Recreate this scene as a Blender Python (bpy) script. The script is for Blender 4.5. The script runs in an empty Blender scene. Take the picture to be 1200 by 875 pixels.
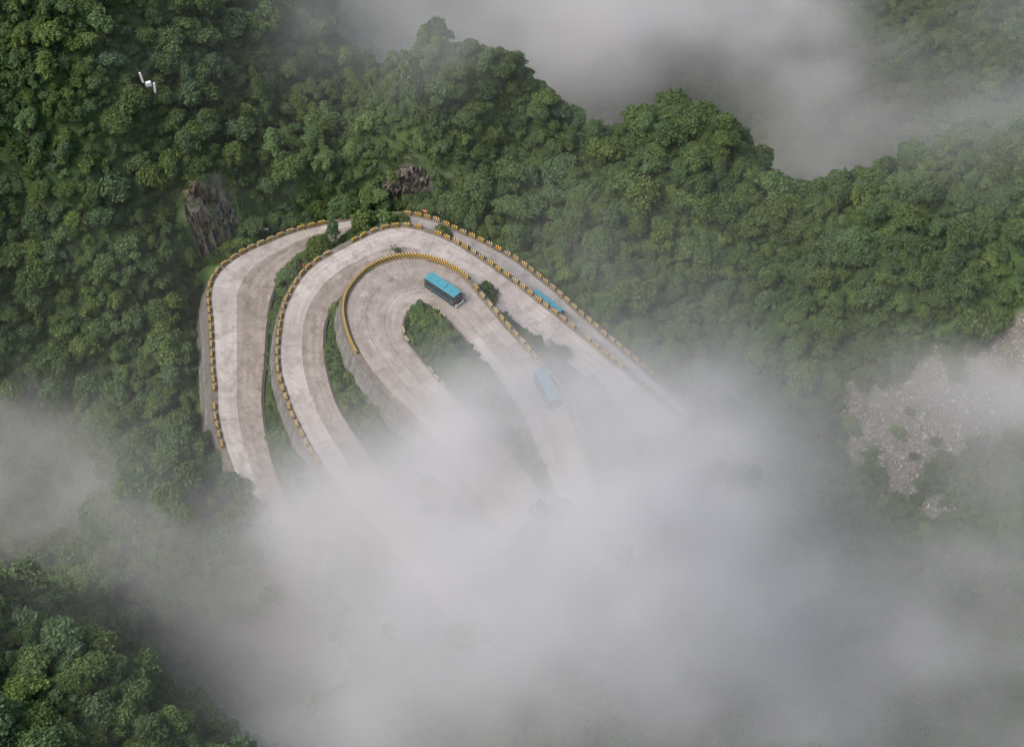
import bpy, bmesh, math, random
import numpy as np
from mathutils import Vector, Matrix, Euler

# ------------------------------------------------------------------ camera, sky, sun, exposure
sc = bpy.context.scene
R = math.radians
CAM = np.array((0.0, -193.0, 230.0))
TILT = 40.0
FPX = 1800.0                     # focal length in photograph pixels (1200 wide)
cam_d = bpy.data.cameras.new('camera'); cam = bpy.data.objects.new('camera', cam_d)
sc.collection.objects.link(cam); sc.camera = cam
cam.location = CAM; cam.rotation_euler = (R(TILT), 0, 0)
cam_d.sensor_width = 36; cam_d.lens = 36 * FPX / 1200.0
cam_d.clip_start = 1; cam_d.clip_end = 3000

world = bpy.data.worlds.new('World'); sc.world = world; world.use_nodes = True
wn = world.node_tree; bg = wn.nodes['Background']
sky = wn.nodes.new('ShaderNodeTexSky'); sky.sky_type = 'NISHITA'; sky.sun_disc = False
SUN_EL, SUN_TURN = 56.0, -62.0       # the veiled sun stands to the left, a little behind the camera
sky.sun_elevation = R(SUN_EL); sky.sun_rotation = R(180.0 - SUN_TURN)
sky.air_density = 1.0; sky.dust_density = 5.0; sky.ozone_density = 0.6
wn.links.new(sky.outputs[0], bg.inputs[0]); bg.inputs[1].default_value = 0.15
sun_d = bpy.data.lights.new('sun', 'SUN'); sun = bpy.data.objects.new('sun', sun_d)
sc.collection.objects.link(sun)
sun_d.energy = 1.5; sun_d.angle = R(25); sun_d.color = (1.0, 0.96, 0.905)
sun.rotation_euler = Euler((R(90 - SUN_EL), 0, R(SUN_TURN)), 'XYZ')
sun.location = (0, 0, 400)
sc.view_settings.view_transform = 'Standard'; sc.view_settings.look = 'None'
sc.view_settings.exposure = 0.56; sc.view_settings.gamma = 1.0
cy = sc.cycles
cy.use_denoising = True; cy.denoiser = 'OPENIMAGEDENOISE'
cy.max_bounces = 9; cy.diffuse_bounces = 3; cy.glossy_bounces = 2; cy.transmission_bounces = 2
cy.volume_bounces = 5; cy.transparent_max_bounces = 8
cy.volume_step_rate = 1.6; cy.volume_max_steps = 256
cy.use_adaptive_sampling = True; cy.adaptive_threshold = 0.02
cy.caustics_reflective = False; cy.caustics_refractive = False

rng = np.random.default_rng(7); random.seed(7)
col = sc.collection.objects
ct, st = math.cos(R(TILT)), math.sin(R(TILT))

def unproj(px, py, z):
    """the point at height z seen at photograph pixel px, py"""
    dx, dy = (px - 600) / FPX, (437.5 - py) / FPX
    d = np.array((dx, dy * ct + st, dy * st - ct))
    return CAM + d * ((z - CAM[2]) / d[2])
def proj(P):
    v = np.atleast_2d(P) - CAM
    yc = v[:, 1] * ct + v[:, 2] * st; dep = v[:, 1] * st - v[:, 2] * ct
    return 600 + FPX * v[:, 0] / dep, 437.5 - FPX * yc / dep, dep

# ------------------------------------------------------------------ helpers
def tag(o, label=None, cat=None, group=None, kind=None):
    if label: o['label'] = label
    if cat: o['category'] = cat
    if group: o['group'] = group
    if kind: o['kind'] = kind
    return o
def link(o, parent=None):
    col.link(o)
    if parent is not None: o.parent = parent
    return o
def empty(name, loc, rz=0.0, scale=1.0):
    o = bpy.data.objects.new(name, None); o.empty_display_size = .3
    o.location = loc; o.rotation_euler = (0, 0, rz); o.scale = (scale,) * 3
    return link(o)
def mesh_obj(name, verts, faces, mat, parent=None, uv=None, smooth=False):
    me = bpy.data.meshes.new(name)
    me.from_pydata([tuple(map(float, v)) for v in verts], [], faces)
    if uv is not None:
        l = me.uv_layers.new(name='UVMap')
        for p in me.polygons:
            for li, vi in zip(p.loop_indices, p.vertices): l.data[li].uv = uv[vi]
    if smooth: me.polygons.foreach_set('use_smooth', [True] * len(me.polygons))
    for m in (mat if isinstance(mat, (list, tuple)) else [mat]): me.materials.append(m)
    o = bpy.data.objects.new(name, me)
    return link(o, parent)
def bm_obj(name, bm, mat, parent=None, smooth=False):
    me = bpy.data.meshes.new(name); bm.to_mesh(me); bm.free()
    if smooth: me.polygons.foreach_set('use_smooth', [True] * len(me.polygons))
    me.materials.append(mat)
    o = bpy.data.objects.new(name, me)
    return link(o, parent)
def np_mesh(name, V, F, mats, midx=None, attrs=None, smooth=False):
    """quads or triangles from arrays"""
    me = bpy.data.meshes.new(name)
    n, k = F.shape
    me.vertices.add(len(V)); me.vertices.foreach_set('co', np.ascontiguousarray(V, dtype=np.float32).ravel())
    me.loops.add(n * k); me.loops.foreach_set('vertex_index', F.astype(np.int32).ravel())
    me.polygons.add(n); me.polygons.foreach_set('loop_start', np.arange(0, n * k, k, dtype=np.int32))
    if midx is not None: me.polygons.foreach_set('material_index', midx.astype(np.int32))
    if smooth: me.polygons.foreach_set('use_smooth', np.ones(n, dtype=bool))
    for a, (dom, typ, vals) in (attrs or {}).items():
        at = me.attributes.new(a, typ, dom)
        at.data.foreach_set('value' if typ in ('FLOAT', 'INT') else 'vector', np.ascontiguousarray(vals).ravel())
    for m in mats: me.materials.append(m)
    me.update(); me.validate()
    return me

# ------------------------------------------------------------------ materials
def new_mat(name):
    m = bpy.data.materials.new(name); m.use_nodes = True
    return m, m.node_tree.nodes, m.node_tree.links, m.node_tree.nodes['Principled BSDF']
def simple(name, c, rough=.6, metal=0.0, spec=.3):
    m, N, L, b = new_mat(name)
    b.inputs['Base Color'].default_value = (*c, 1); b.inputs['Roughness'].default_value = rough
    b.inputs['Metallic'].default_value = metal; b.inputs['Specular IOR Level'].default_value = spec
    return m
def ramp(N, stops):
    r = N.new('ShaderNodeValToRGB'); e = r.color_ramp.elements
    while len(e) < len(stops): e.new(.5)
    for k, (p, c) in enumerate(stops): e[k].position = p; e[k].color = (*c, 1)
    return r
def noise(N, L, scale, coord=None, detail=4, rough=.6):
    n = N.new('ShaderNodeTexNoise'); n.inputs['Scale'].default_value = scale
    n.inputs['Detail'].default_value = detail; n.inputs['Roughness'].default_value = rough
    if coord is not None: L.new(coord, n.inputs['Vector'])
    return n
def mix(N, L, a, b, f, mode='MIX'):
    m = N.new('ShaderNodeMix'); m.data_type = 'RGBA'; m.blend_type = mode
    for sock, val in ((m.inputs[0], f), (m.inputs[6], a), (m.inputs[7], b)):
        if hasattr(val, 'is_linked') or hasattr(val, 'links'): L.new(val, sock)
        elif isinstance(val, tuple): sock.default_value = (*val, 1)
        else: sock.default_value = val
    return m.outputs[2]
def math_n(N, L, op, a, b=None):
    m = N.new('ShaderNodeMath'); m.operation = op
    for s, v in ((m.inputs[0], a), (m.inputs[1], b)):
        if v is None: continue
        if hasattr(v, 'links'): L.new(v, s)
        else: s.default_value = v
    return m.outputs[0]

def leaf_mat(name, dark, light, spread=.5):
    """leaves: colour varies by tree, by leaf and over the hillside"""
    m, N, L, b = new_mat(name)
    oi = N.new('ShaderNodeObjectInfo'); at = N.new('ShaderNodeAttribute'); at.attribute_name = 'tint'
    geo = N.new('ShaderNodeNewGeometry')
    n = noise(N, L, .05, geo.outputs['Position'], 3)
    f = math_n(N, L, 'MULTIPLY', at.outputs['Fac'], .50)
    f = math_n(N, L, 'ADD', f, math_n(N, L, 'MULTIPLY', oi.outputs['Random'], .38))
    f = math_n(N, L, 'ADD', f, math_n(N, L, 'MULTIPLY', math_n(N, L, 'SUBTRACT', n.outputs['Fac'], .5), .7))
    c = mix(N, L, dark, light, f)
    # a slight hue shift from tree to tree
    hs = N.new('ShaderNodeHueSaturation')
    r2 = math_n(N, L, 'FRACT', math_n(N, L, 'MULTIPLY', oi.outputs['Random'], 17.31))
    L.new(math_n(N, L, 'ADD', math_n(N, L, 'MULTIPLY', r2, .05), .47), hs.inputs['Hue'])
    L.new(math_n(N, L, 'ADD', math_n(N, L, 'MULTIPLY', r2, -.22), 1.04), hs.inputs['Saturation'])
    L.new(c, hs.inputs['Color'])
    L.new(hs.outputs[0], b.inputs['Base Color'])
    b.inputs['Roughness'].default_value = .5; b.inputs['Specular IOR Level'].default_value = .25
    tr = N.new('ShaderNodeBsdfTranslucent'); L.new(hs.outputs[0], tr.inputs[0])
    ms = N.new('ShaderNodeMixShader'); ms.inputs[0].default_value = .35
    out = N['Material Output']
    L.new(b.outputs[0], ms.inputs[1]); L.new(tr.outputs[0], ms.inputs[2]); L.new(ms.outputs[0], out.inputs['Surface'])
    return m
LEAF = [leaf_mat('leaf_dark', (.050, .096, .029), (.106, .178, .050)),
        leaf_mat('leaf_mid', (.063, .115, .033), (.132, .215, .059)),
        leaf_mat('leaf_yellow', (.068, .124, .034), (.152, .240, .062)),
        leaf_mat('leaf_blue', (.058, .110, .041), (.126, .202, .072))]
M_GRASS = leaf_mat('leaf_grass', (.064, .126, .026), (.134, .226, .050))
M_BARK = simple('bark', (.09, .07, .05), .9)

def terrain_mat():
    m, N, L, b = new_mat('undergrowth_soil')
    geo = N.new('ShaderNodeNewGeometry')
    n1 = noise(N, L, .35, geo.outputs['Position'], 6); n2 = noise(N, L, .06, geo.outputs['Position'], 4)
    r1 = ramp(N, [(.35, (.030, .056, .018)), (.55, (.055, .095, .028)), (.75, (.090, .105, .048))])
    L.new(n1.outputs['Fac'], r1.inputs[0])
    sep = N.new('ShaderNodeSeparateXYZ'); L.new(geo.outputs['Normal'], sep.inputs[0])
    steep = N.new('ShaderNodeMapRange'); steep.inputs[1].default_value = .62; steep.inputs[2].default_value = .42
    L.new(sep.outputs[2], steep.inputs[0])
    rock = ramp(N, [(.3, (.06, .055, .05)), (.7, (.20, .18, .16))]); L.new(n1.outputs['Fac'], rock.inputs[0])
    at = N.new('ShaderNodeAttribute'); at.attribute_name = 'bare'
    soil = ramp(N, [(.3, (.085, .080, .060)), (.7, (.18, .168, .14))]); L.new(n1.outputs['Fac'], soil.inputs[0])
    c = mix(N, L, r1.outputs[0], rock.outputs[0], math_n(N, L, 'MULTIPLY', steep.outputs[0], .12))
    c = mix(N, L, c, soil.outputs[0], at.outputs['Fac'])
    L.new(c, b.inputs['Base Color']); b.inputs['Roughness'].default_value = .95; b.inputs['Specular IOR Level'].default_value = .1
    bp = N.new('ShaderNodeBump'); bp.inputs['Strength'].default_value = .8; bp.inputs['Distance'].default_value = .5
    L.new(n1.outputs['Fac'], bp.inputs['Height']); L.new(bp.outputs[0], b.inputs['Normal'])
    return m
M_TERRAIN = terrain_mat()

def concrete_mat(name, lo, hi, stain):
    """weathered concrete: blotches, scuffed pale patches, damp brown stains, fine cracks"""
    lo, hi, stain = (tuple(.87 * q for q in c_) for c_ in (lo, hi, stain))
    m, N, L, b = new_mat(name)
    geo = N.new('ShaderNodeNewGeometry'); oi = N.new('ShaderNodeObjectInfo')
    P = geo.outputs['Position']
    big = noise(N, L, .14, P, 6, .7); fine = noise(N, L, 1.5, P, 6, .75); blot = noise(N, L, .38, P, 8, .72)
    f = math_n(N, L, 'ADD', math_n(N, L, 'MULTIPLY', big.outputs['Fac'], 1.5), math_n(N, L, 'MULTIPLY', oi.outputs['Random'], .26))
    f = math_n(N, L, 'ADD', f, math_n(N, L, 'MULTIPLY', fine.outputs['Fac'], .9))
    f = math_n(N, L, 'SUBTRACT', math_n(N, L, 'MULTIPLY', f, 1.35), 1.25)
    c = mix(N, L, lo, hi, f)
    r = ramp(N, [(.48, (0, 0, 0)), (.60, (1, 1, 1))]); L.new(blot.outputs['Fac'], r.inputs[0])
    c = mix(N, L, c, stain, math_n(N, L, 'MULTIPLY', r.outputs[0], .6))
    pale = noise(N, L, .62, P, 8, .8); r2 = ramp(N, [(.56, (0, 0, 0)), (.63, (1, 1, 1))]); L.new(pale.outputs['Fac'], r2.inputs[0])
    c = mix(N, L, c, (.42, .395, .375), math_n(N, L, 'MULTIPLY', r2.outputs[0], .5))
    uv = N.new('ShaderNodeUVMap'); mp = N.new('ShaderNodeMapping'); mp.inputs['Scale'].default_value = (.045, .85, 1); L.new(uv.outputs[0], mp.inputs[0])
    trk = noise(N, L, 1.0, mp.outputs[0], 5, .6); r4 = ramp(N, [(.42, (0, 0, 0)), (.62, (1, 1, 1))]); L.new(trk.outputs['Fac'], r4.inputs[0])
    c = mix(N, L, c, stain, math_n(N, L, 'MULTIPLY', r4.outputs[0], .38))
    wv = N.new('ShaderNodeTexVoronoi'); wv.feature = 'DISTANCE_TO_EDGE'; wv.inputs['Scale'].default_value = .22
    wp = N.new('ShaderNodeVectorMath'); wp.operation = 'ADD'; L.new(P, wp.inputs[0]); nz_ = noise(N, L, .7, P, 4)
    sc_ = N.new('ShaderNodeVectorMath'); sc_.operation = 'SCALE'; sc_.inputs['Scale'].default_value = 2.5; L.new(nz_.outputs['Color'], sc_.inputs[0]); L.new(sc_.outputs[0], wp.inputs[1])
    L.new(wp.outputs[0], wv.inputs['Vector']); r3 = ramp(N, [(.0, (1, 1, 1)), (.02, (0, 0, 0))]); L.new(wv.outputs['Distance'], r3.inputs[0])
    c = mix(N, L, c, (.09, .08, .07), math_n(N, L, 'MULTIPLY', math_n(N, L, 'MULTIPLY', r3.outputs[0], r.outputs[0]), .5))
    L.new(c, b.inputs['Base Color']); b.inputs['Roughness'].default_value = .75; b.inputs['Specular IOR Level'].default_value = .25
    bp = N.new('ShaderNodeBump'); bp.inputs['Strength'].default_value = .3; bp.inputs['Distance'].default_value = .05
    L.new(fine.outputs['Fac'], bp.inputs['Height']); L.new(bp.outputs[0], b.inputs['Normal'])
    return m
M_CON_NEW = concrete_mat('concrete_pale', (.30, .272, .255), (.46, .43, .41), (.23, .198, .172))
M_CON_OLD = concrete_mat('concrete_worn', (.19, .163, .141), (.345, .308, .28), (.13, .105, .082))
M_CON_MID = concrete_mat('concrete_mottled', (.23, .20, .18), (.40, .362, .335), (.175, .146, .12))
M_CON_GREY = concrete_mat('concrete_grey', (.25, .238, .234), (.37, .358, .352), (.185, .17, .155))
M_BED = concrete_mat('shoulder', (.12, .10, .08), (.24, .205, .175), (.07, .07, .035))
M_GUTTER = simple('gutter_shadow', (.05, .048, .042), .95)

def wall_mat():
    m, N, L, b = new_mat('stone_wall')
    uv = N.new('ShaderNodeUVMap')
    br = N.new('ShaderNodeTexBrick'); L.new(uv.outputs[0], br.inputs['Vector'])
    br.inputs['Scale'].default_value = 1.0; br.inputs['Brick Width'].default_value = .7; br.inputs['Row Height'].default_value = .38
    br.inputs['Mortar Size'].default_value = .03; br.inputs['Color1'].default_value = (.13, .125, .115, 1)
    br.inputs['Color2'].default_value = (.22, .21, .195, 1); br.inputs['Mortar'].default_value = (.09, .085, .08, 1)
    mp = N.new('ShaderNodeMapping'); mp.inputs['Scale'].default_value = (1, .16, 1); L.new(uv.outputs[0], mp.inputs[0])
    st_ = noise(N, L, .9, mp.outputs[0], 5, .7); r = ramp(N, [(.42, (0, 0, 0)), (.68, (1, 1, 1))]); L.new(st_.outputs['Fac'], r.inputs[0])
    c = mix(N, L, br.outputs['Color'], (.05, .055, .045), math_n(N, L, 'MULTIPLY', r.outputs[0], .75))
    L.new(c, b.inputs['Base Color']); b.inputs['Roughness'].default_value = .9
    bp = N.new('ShaderNodeBump'); bp.inputs['Strength'].default_value = .6; bp.inputs['Distance'].default_value = .1
    L.new(br.outputs['Fac'], bp.inputs['Height']); bp.invert = True; L.new(bp.outputs[0], b.inputs['Normal'])
    return m
M_WALL = wall_mat()

def stripe_mat(name, fade, period=.56):
    """diagonal yellow and black paint, chipped"""
    m, N, L, b = new_mat(name)
    uv = N.new('ShaderNodeUVMap'); sp = N.new('ShaderNodeSeparateXYZ'); L.new(uv.outputs[0], sp.inputs[0])
    oi = N.new('ShaderNodeObjectInfo'); geo = N.new('ShaderNodeNewGeometry')
    u = math_n(N, L, 'ADD', sp.outputs[0], math_n(N, L, 'MULTIPLY', sp.outputs[1], .55))
    fr = math_n(N, L, 'FRACT', math_n(N, L, 'DIVIDE', u, period))
    k = math_n(N, L, 'GREATER_THAN', fr, .54)
    c = mix(N, L, (.016, .013, .010), (.54, .36, .065), k)
    n = noise(N, L, 3.5, geo.outputs['Position'], 6, .8)
    nn = math_n(N, L, 'ADD', n.outputs['Fac'], math_n(N, L, 'MULTIPLY', math_n(N, L, 'SUBTRACT', oi.outputs['Random'], .5), .16))
    r = ramp(N, [(.56 - fade, (0, 0, 0)), (.62 - fade, (1, 1, 1))]); L.new(nn, r.inputs[0])
    c = mix(N, L, c, (.46, .41, .33), math_n(N, L, 'MULTIPLY', math_n(N, L, 'MULTIPLY', r.outputs[0], .75), math_n(N, L, 'ADD', math_n(N, L, 'MULTIPLY', k, .8), .2)))
    L.new(c, b.inputs['Base Color']); b.inputs['Roughness'].default_value = .7
    return m
M_STRIPE = stripe_mat('painted_stripes', .02)
M_STRIPE_W = stripe_mat('faded_stripes', .20)

def rock_mat(name, lo, hi, moss):
    m, N, L, b = new_mat(name)
    geo = N.new('ShaderNodeNewGeometry'); oi = N.new('ShaderNodeObjectInfo')
    n = noise(N, L, 1.1, geo.outputs['Position'], 7, .7); f = math_n(N, L, 'ADD', n.outputs['Fac'], math_n(N, L, 'MULTIPLY', math_n(N, L, 'SUBTRACT', oi.outputs['Random'], .5), .35))
    r = ramp(N, [(.3, lo), (.68, hi)]); L.new(f, r.inputs[0])
    n2 = noise(N, L, .6, geo.outputs['Position'], 4); r2 = ramp(N, [(.52, (0, 0, 0)), (.62, (1, 1, 1))]); L.new(n2.outputs['Fac'], r2.inputs[0])
    c = mix(N, L, r.outputs[0], moss, math_n(N, L, 'MULTIPLY', r2.outputs[0], .6))
    L.new(c, b.inputs['Base Color']); b.inputs['Roughness'].default_value = .9
    bp = N.new('ShaderNodeBump'); bp.inputs['Strength'].default_value = .7; bp.inputs['Distance'].default_value = .2
    L.new(n.outputs['Fac'], bp.inputs['Height']); L.new(bp.outputs[0], b.inputs['Normal'])
    return m
M_ROCK = rock_mat('rock_brown', (.085, .064, .045), (.28, .215, .158), (.15, .125, .05))
M_ROCK_GREY = rock_mat('rock_grey', (.065, .063, .06), (.28, .27, .255), (.06, .075, .03))
M_ROCK_DARK = rock_mat('rock_dark', (.05, .042, .036), (.17, .14, .115), (.05, .06, .025))
M_SCREE = rock_mat('scree_stone', (.10, .095, .09), (.33, .32, .308), (.14, .135, .115))

# ------------------------------------------------------------------ the road's three nested bends, traced edge by edge
def P(*a): return np.array(a, dtype=float).reshape(-1, 2)
# barrier line on the outer side, then the inner edge, each from the west leg over the bend to the east leg
A_OUT = P(296,625, 282,590, 268,545, 258,515, 252.2,488.7, 250.5,470, 251,451, 248.7,435, 247.5,407, 246.8,385, 245.2,365, 243.3,348, 244.5,335, 249.2,323.3, 258.5,311.7, 270.2,302.3, 281.8,295.3, 294.7,288.3,
          308.7,282.5, 320.3,277.8, 334.3,272, 348.3,267.3, 363.5,263.1, 378.7,259.9, 393.8,256.8, 409,254.5, 423,252.4, 445,249.8, 465,248.3, 482.6,248.9, 497.7,252.1, 512.7,256.4, 526.6,262.7, 539.1,269,
          554.2,275.3, 566.8,281.5, 580.6,288.3, 594.5,295.9, 607,302.9, 618.4,311.7, 629.7,320.5, 642.2,330.6, 652.3,339.4, 663.6,349.4, 685,369.6, 696.3,378.4, 706.4,388.4, 731.5,408.5, 742.8,418.6,
          770,443, 800,470, 825,494)
A_IN = P(348,618, 334,585, 318,540, 309,500, 306,470, 307,446.7, 308.7,434, 310,415, 311,393.3, 313.3,370, 315.7,353.7, 319,343, 324,331, 331,319, 340,308, 352,298.5, 368,291, 383.3,285.3, 397.3,280.2, 413.7,274, 431,270,
         450,268, 468,268.5, 486,272, 503,278, 520,286, 536,294, 552,304, 568,314, 585,326, 603,340, 622,355, 642,371, 664,390, 690,413, 715,436, 740,460, 775,492, 800,516)
B_OUT = P(532,735, 490,685, 452,640, 430,610, 405,585, 385,560, 370,537.7, 363,526, 354.8,510.8, 347.8,496.8, 340.8,484, 337.3,471.2, 331.5,456, 326.8,440.8, 324.7,425.7, 324.5,411.7, 325,400, 326.2,388.7, 328.5,370, 332,357.2, 338.3,343.2, 346,329.9,
          354.2,318.2, 365.8,307.5, 377.5,299.5, 391.5,292.5, 403.2,286, 413.7,280.9, 427.7,273.6, 440.5,267.8, 455.7,263.8, 472,261.7, 487.6,264, 501.4,268.2, 515.3,273.2, 528.3,279, 541.7,285.3,
          554.2,293.4, 565.6,301.2, 578.1,309.2, 588.7,317.5, 600.8,325.6, 612,333.6, 622,342.6, 643.5,359.5, 657.3,369, 666,377.8, 678.2,387.2, 689.3,396.5, 700,405.3, 712,415.6, 722.7,424.1, 734,432.5,
          760,454, 790,480, 830,520, 850,543)
B_IN = P(592,730, 550,682, 512,640, 490,612, 470,590, 455,570, 437.7,544.7, 423.7,521.3, 409.7,500.3, 398,481.7, 391,467.7, 384,442, 380.5,425, 379,410, 378.7,393.3, 379.8,381.7, 383.3,370, 388,360.7, 393.8,353.7, 399.7,347.8,
         406.7,340, 416,332, 427,324, 440,318, 455,314, 470,313, 485,314, 500,317, 515,322, 530,329, 545,338, 560,347, 575,356, 592,368, 608,380, 626,394, 645,410, 665,424, 685,440, 707.5,460, 727,477, 742,498, 768,530, 790,556)
C_OUT = P(600,640, 560,585, 520,530, 500,508, 482,488, 468,474.7, 456.3,463, 444.7,449, 430.7,432.7, 421.3,418.7, 416,409.7, 411.3,400.3, 406.7,388.7, 403.2,374.7, 401.5,363, 402.5,351.3, 406.7,339.7, 413.7,330.3, 423,319.8, 434.7,310.5,
          448.7,304, 462.7,300, 481,298, 497.7,299.5, 515.3,304.6, 527.8,310.5, 540.4,318, 550.5,326, 558,336, 565.6,346.2, 574.4,355.7, 585,368.3, 593.2,377.9, 603.3,389.2, 612.8,399.7, 622,410.5, 629.5,420.5,
          640,433, 649.4,443.7, 658.5,456.5, 665.5,468.2, 670.2,481, 674.8,495, 679.5,506.7, 685.3,525.3, 691,541.7, 702,580, 714,630)
C_IN = P(650,600, 612,550, 575,510, 540,475, 510,444, 497.7,428.3, 488.3,416.7, 478,403.5, 472,394, 470.5,385, 471.5,377, 474,369.5, 478,363.5, 484,358, 492.6,355, 500,355.5, 507,358.5, 514,363, 521,369, 533,381, 543,392, 555.5,407, 564.3,418.6,
         582.7,440, 593,451.8, 600,463.5, 608.3,475, 614,488, 620,500.8, 625.8,513.7, 641,548.7, 655,585, 668,632)
ROADS = {}
def resample(pts, n):
    d = np.r_[0, np.cumsum(np.linalg.norm(np.diff(pts, axis=0), axis=1))]
    t = np.linspace(0, d[-1], n)
    return np.stack([np.interp(t, d, pts[:, k]) for k in range(pts.shape[1])], 1)
def smooth_line(p, it=2):
    p = p.copy()
    for _ in range(it): p[1:-1] = .25 * p[:-2] + .5 * p[1:-1] + .25 * p[2:]
    return p
def edge_world(px, z0, z1, lift=0.0):
    t = np.r_[0, np.cumsum(np.linalg.norm(np.diff(px, axis=0), axis=1))]; t /= t[-1]
    W = np.array([unproj(x, y, z0 + (z1 - z0) * s + lift) for (x, y), s in zip(px, t)])
    W[:, 2] -= lift
    return W
def build_road_lines(name, o_px, i_px, z0, z1, N):
    O = edge_world(o_px, z0, z1, .4); I = edge_world(i_px, z0, z1)
    O, I = smooth_line(resample(O, N), 3), smooth_line(resample(I, N * 6), 8)
    # each station of the outer edge goes with the nearest point of the inner one, kept in order
    near = np.array([np.argmin(((I[:, :2] - p[:2]) ** 2).sum(1)) for p in O], float)
    near[0], near[-1] = 0, len(I) - 1
    near = .5 * (np.maximum.accumulate(near) + np.minimum.accumulate(near[::-1])[::-1])
    ramp_ = np.linspace(0, len(I) - 1, N); near = .93 * near + .07 * ramp_
    ker = np.ones(15) / 15; near = np.convolve(np.pad(near, 7, 'edge'), ker, 'valid'); near[0], near[-1] = 0, len(I) - 1
    I = np.stack([np.interp(near, np.arange(len(I)), I[:, k]) for k in range(3)], 1)
    z = .5 * (O[:, 2] + I[:, 2]); O[:, 2] = z; I[:, 2] = z
    ROADS[name] = (O, I)
build_road_lines('a', A_OUT, A_IN, -3.0, 0.5, 240)
build_road_lines('b', B_OUT, B_IN, 4.0, 5.5, 220)
build_road_lines('c', C_OUT, C_IN, 11.0, 11.0, 160)

# ------------------------------------------------------------------ terrain
CP = []
def cp(*rows):
    for px, py, z in rows: CP.append(unproj(px, py, z))
cp((-120,0,58),(0,0,46),(100,0,44),(200,0,36),(300,20,22),(370,0,6),(0,100,36),(100,100,34),(200,100,25),(300,120,13),(0,200,24),(100,200,21),(200,200,14),(250,185,14),(300,205,6),(228,215,14.5),(238,238,12),(242,262,8),(244,292,3),(212,285,2.5),(208,250,7),(276,262,4),(268,240,8),(-120,200,34),
   (0,300,10),(100,300,7),(190,300,3),(0,400,-4),(100,400,-7),(180,400,-9),(0,500,-20),(100,500,-18),(-120,420,0),(-120,520,-14),(180,480,-12),(-100,600,-22),
   (360,100,8),(405,150,3),(420,205,3),(360,220,3),(400,60,-3),(405,100,1),(435,90,7),(375,0,0),
   (465,110,13),(480,170,10),(478,222,1.5),(540,170,10),(600,190,3),(520,110,19),(580,125,14),(560,240,0),
   
   (690,290,-2),(720,340,-4),(780,260,-1),(800,330,-5),(850,260,2),(900,330,-1),(950,300,2),(1000,330,2),(1100,310,7),(1200,300,13),(1320,300,18),(820,400,-10),(900,400,-8),(1000,400,-6),(1100,400,-4),(1200,400,1),(1320,420,4),
   (850,470,-16),(950,460,-13),(1050,480,-14),(1200,480,-10),(1000,560,-21),(900,600,-26),(1000,620,-26),(1200,600,-23),(1350,600,-18),(1100,720,-38),(1200,820,-46),(1350,800,-44),(950,800,-40),(850,700,-32),
   (800,880,-14),(700,870,-12),(600,860,-14),(740,800,-16),(500,760,-14),(400,700,-12),(880,880,-22),(620,940,-4),(760,940,-2),(900,950,-6),
   (350,640,-7),(285,625,-4),(262,600,-2.5),(225,580,-2),(200,545,-4),(160,560,-8),(240,630,-3),(200,620,-6),(100,600,-22),(30,580,-25),(200,690,-18),(300,740,-20),(380,800,-22),
   (0,700,17),(60,738,17),(120,785,16),(200,848,15),(290,900,12),(330,960,8),(0,800,24),(0,900,31),(100,880,23),(200,920,19),(-120,750,26),(-120,900,36))
CREST = ((500,62,25),(530,58,26),(568,78,23),(615,108,15),(655,142,8),(700,172,3.5),(755,158,8.5),(800,154,9.8),(855,168,8.3),(888,203,3),(915,228,0),(955,238,0),(1000,238,3),(1040,214,8.5),(1100,192,14),(1200,168,21.5),(1300,155,28),(1400,160,32))
for a, b, z in CREST:                  # beyond each crest the ground falls away into the fog
    c = unproj(a, b, z); CP.append(c); CP.append(c + (0, 11, -12)); CP.append(c + (0, 24, -34))
for x, y, z in ((-62,84,22),(-40,110,-20),(-80,110,25),
                (-20,120,-60),(30,120,-70),(80,120,-70),(130,120,-66),(180,115,-55),(-80,150,-10),(-20,150,-62),(30,150,-58),(80,150,-50),(130,150,-47),(190,150,-40),(30,175,-45),(90,175,-32),(150,175,-28),
                (-40,220,-20),(60,225,4),(150,225,10),(-100,220,30),(-120,120,45),(-160,60,60),(-180,0,40),(-200,-60,10),(-160,-40,-10),(0,320,60),(150,320,70),(-150,320,70),(250,250,50),(240,120,0),(220,0,20),(220,-80,-20),
                (-60,-66,-8),(-40,-76,-12),(-20,-88,-14),(-90,-40,-22),(-140,-130,40),(0,-130,5),(100,-120,-20),(180,-140,-30),(0,420,110),(-200,420,120),(250,420,120),(-260,200,90),(320,0,40),(320,-140,0)):
    CP.append(np.array((x, y, z), float))
def offset_line(E, other, d):
    """E moved by d away from the opposite edge"""
    T = np.gradient(E[:, :2], axis=0); T /= np.linalg.norm(T, axis=1)[:, None] + 1e-9
    Nn = np.stack([-T[:, 1], T[:, 0]], 1)
    s = np.sign(((E - other)[:, :2] * Nn).sum(1)); s[s == 0] = 1
    Q = E.copy(); Q[:, :2] += Nn * (s * d)[:, None]
    return Q
def road_cp(name, drop_w, drop_e, inner=.6, every=9):
    O, I = ROADS[name]; n = len(O)
    Q = offset_line(O, I, 3.0)
    for k in range(0, n, every):
        t = k / (n - 1); d = drop_w + (drop_e - drop_w) * min(1, max(0, (t - .35) / .2))
        CP.append(np.array((Q[k, 0], Q[k, 1], Q[k, 2] - d)))
    for k in range(4, n, every):
        M = .55 * I[k] + .45 * O[k]; CP.append(np.array((M[0], M[1], M[2] - .3)))
        if inner is not None:
            q = offset_line(I, O, 1.0)[k]; CP.append(np.array((q[0], q[1], q[2] + inner)))
road_cp('a', 8.0, 2.0); road_cp('b', 5.0, 4.2); road_cp('c', 6.0, 4.5, .2)
CP = np.array(CP)
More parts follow.
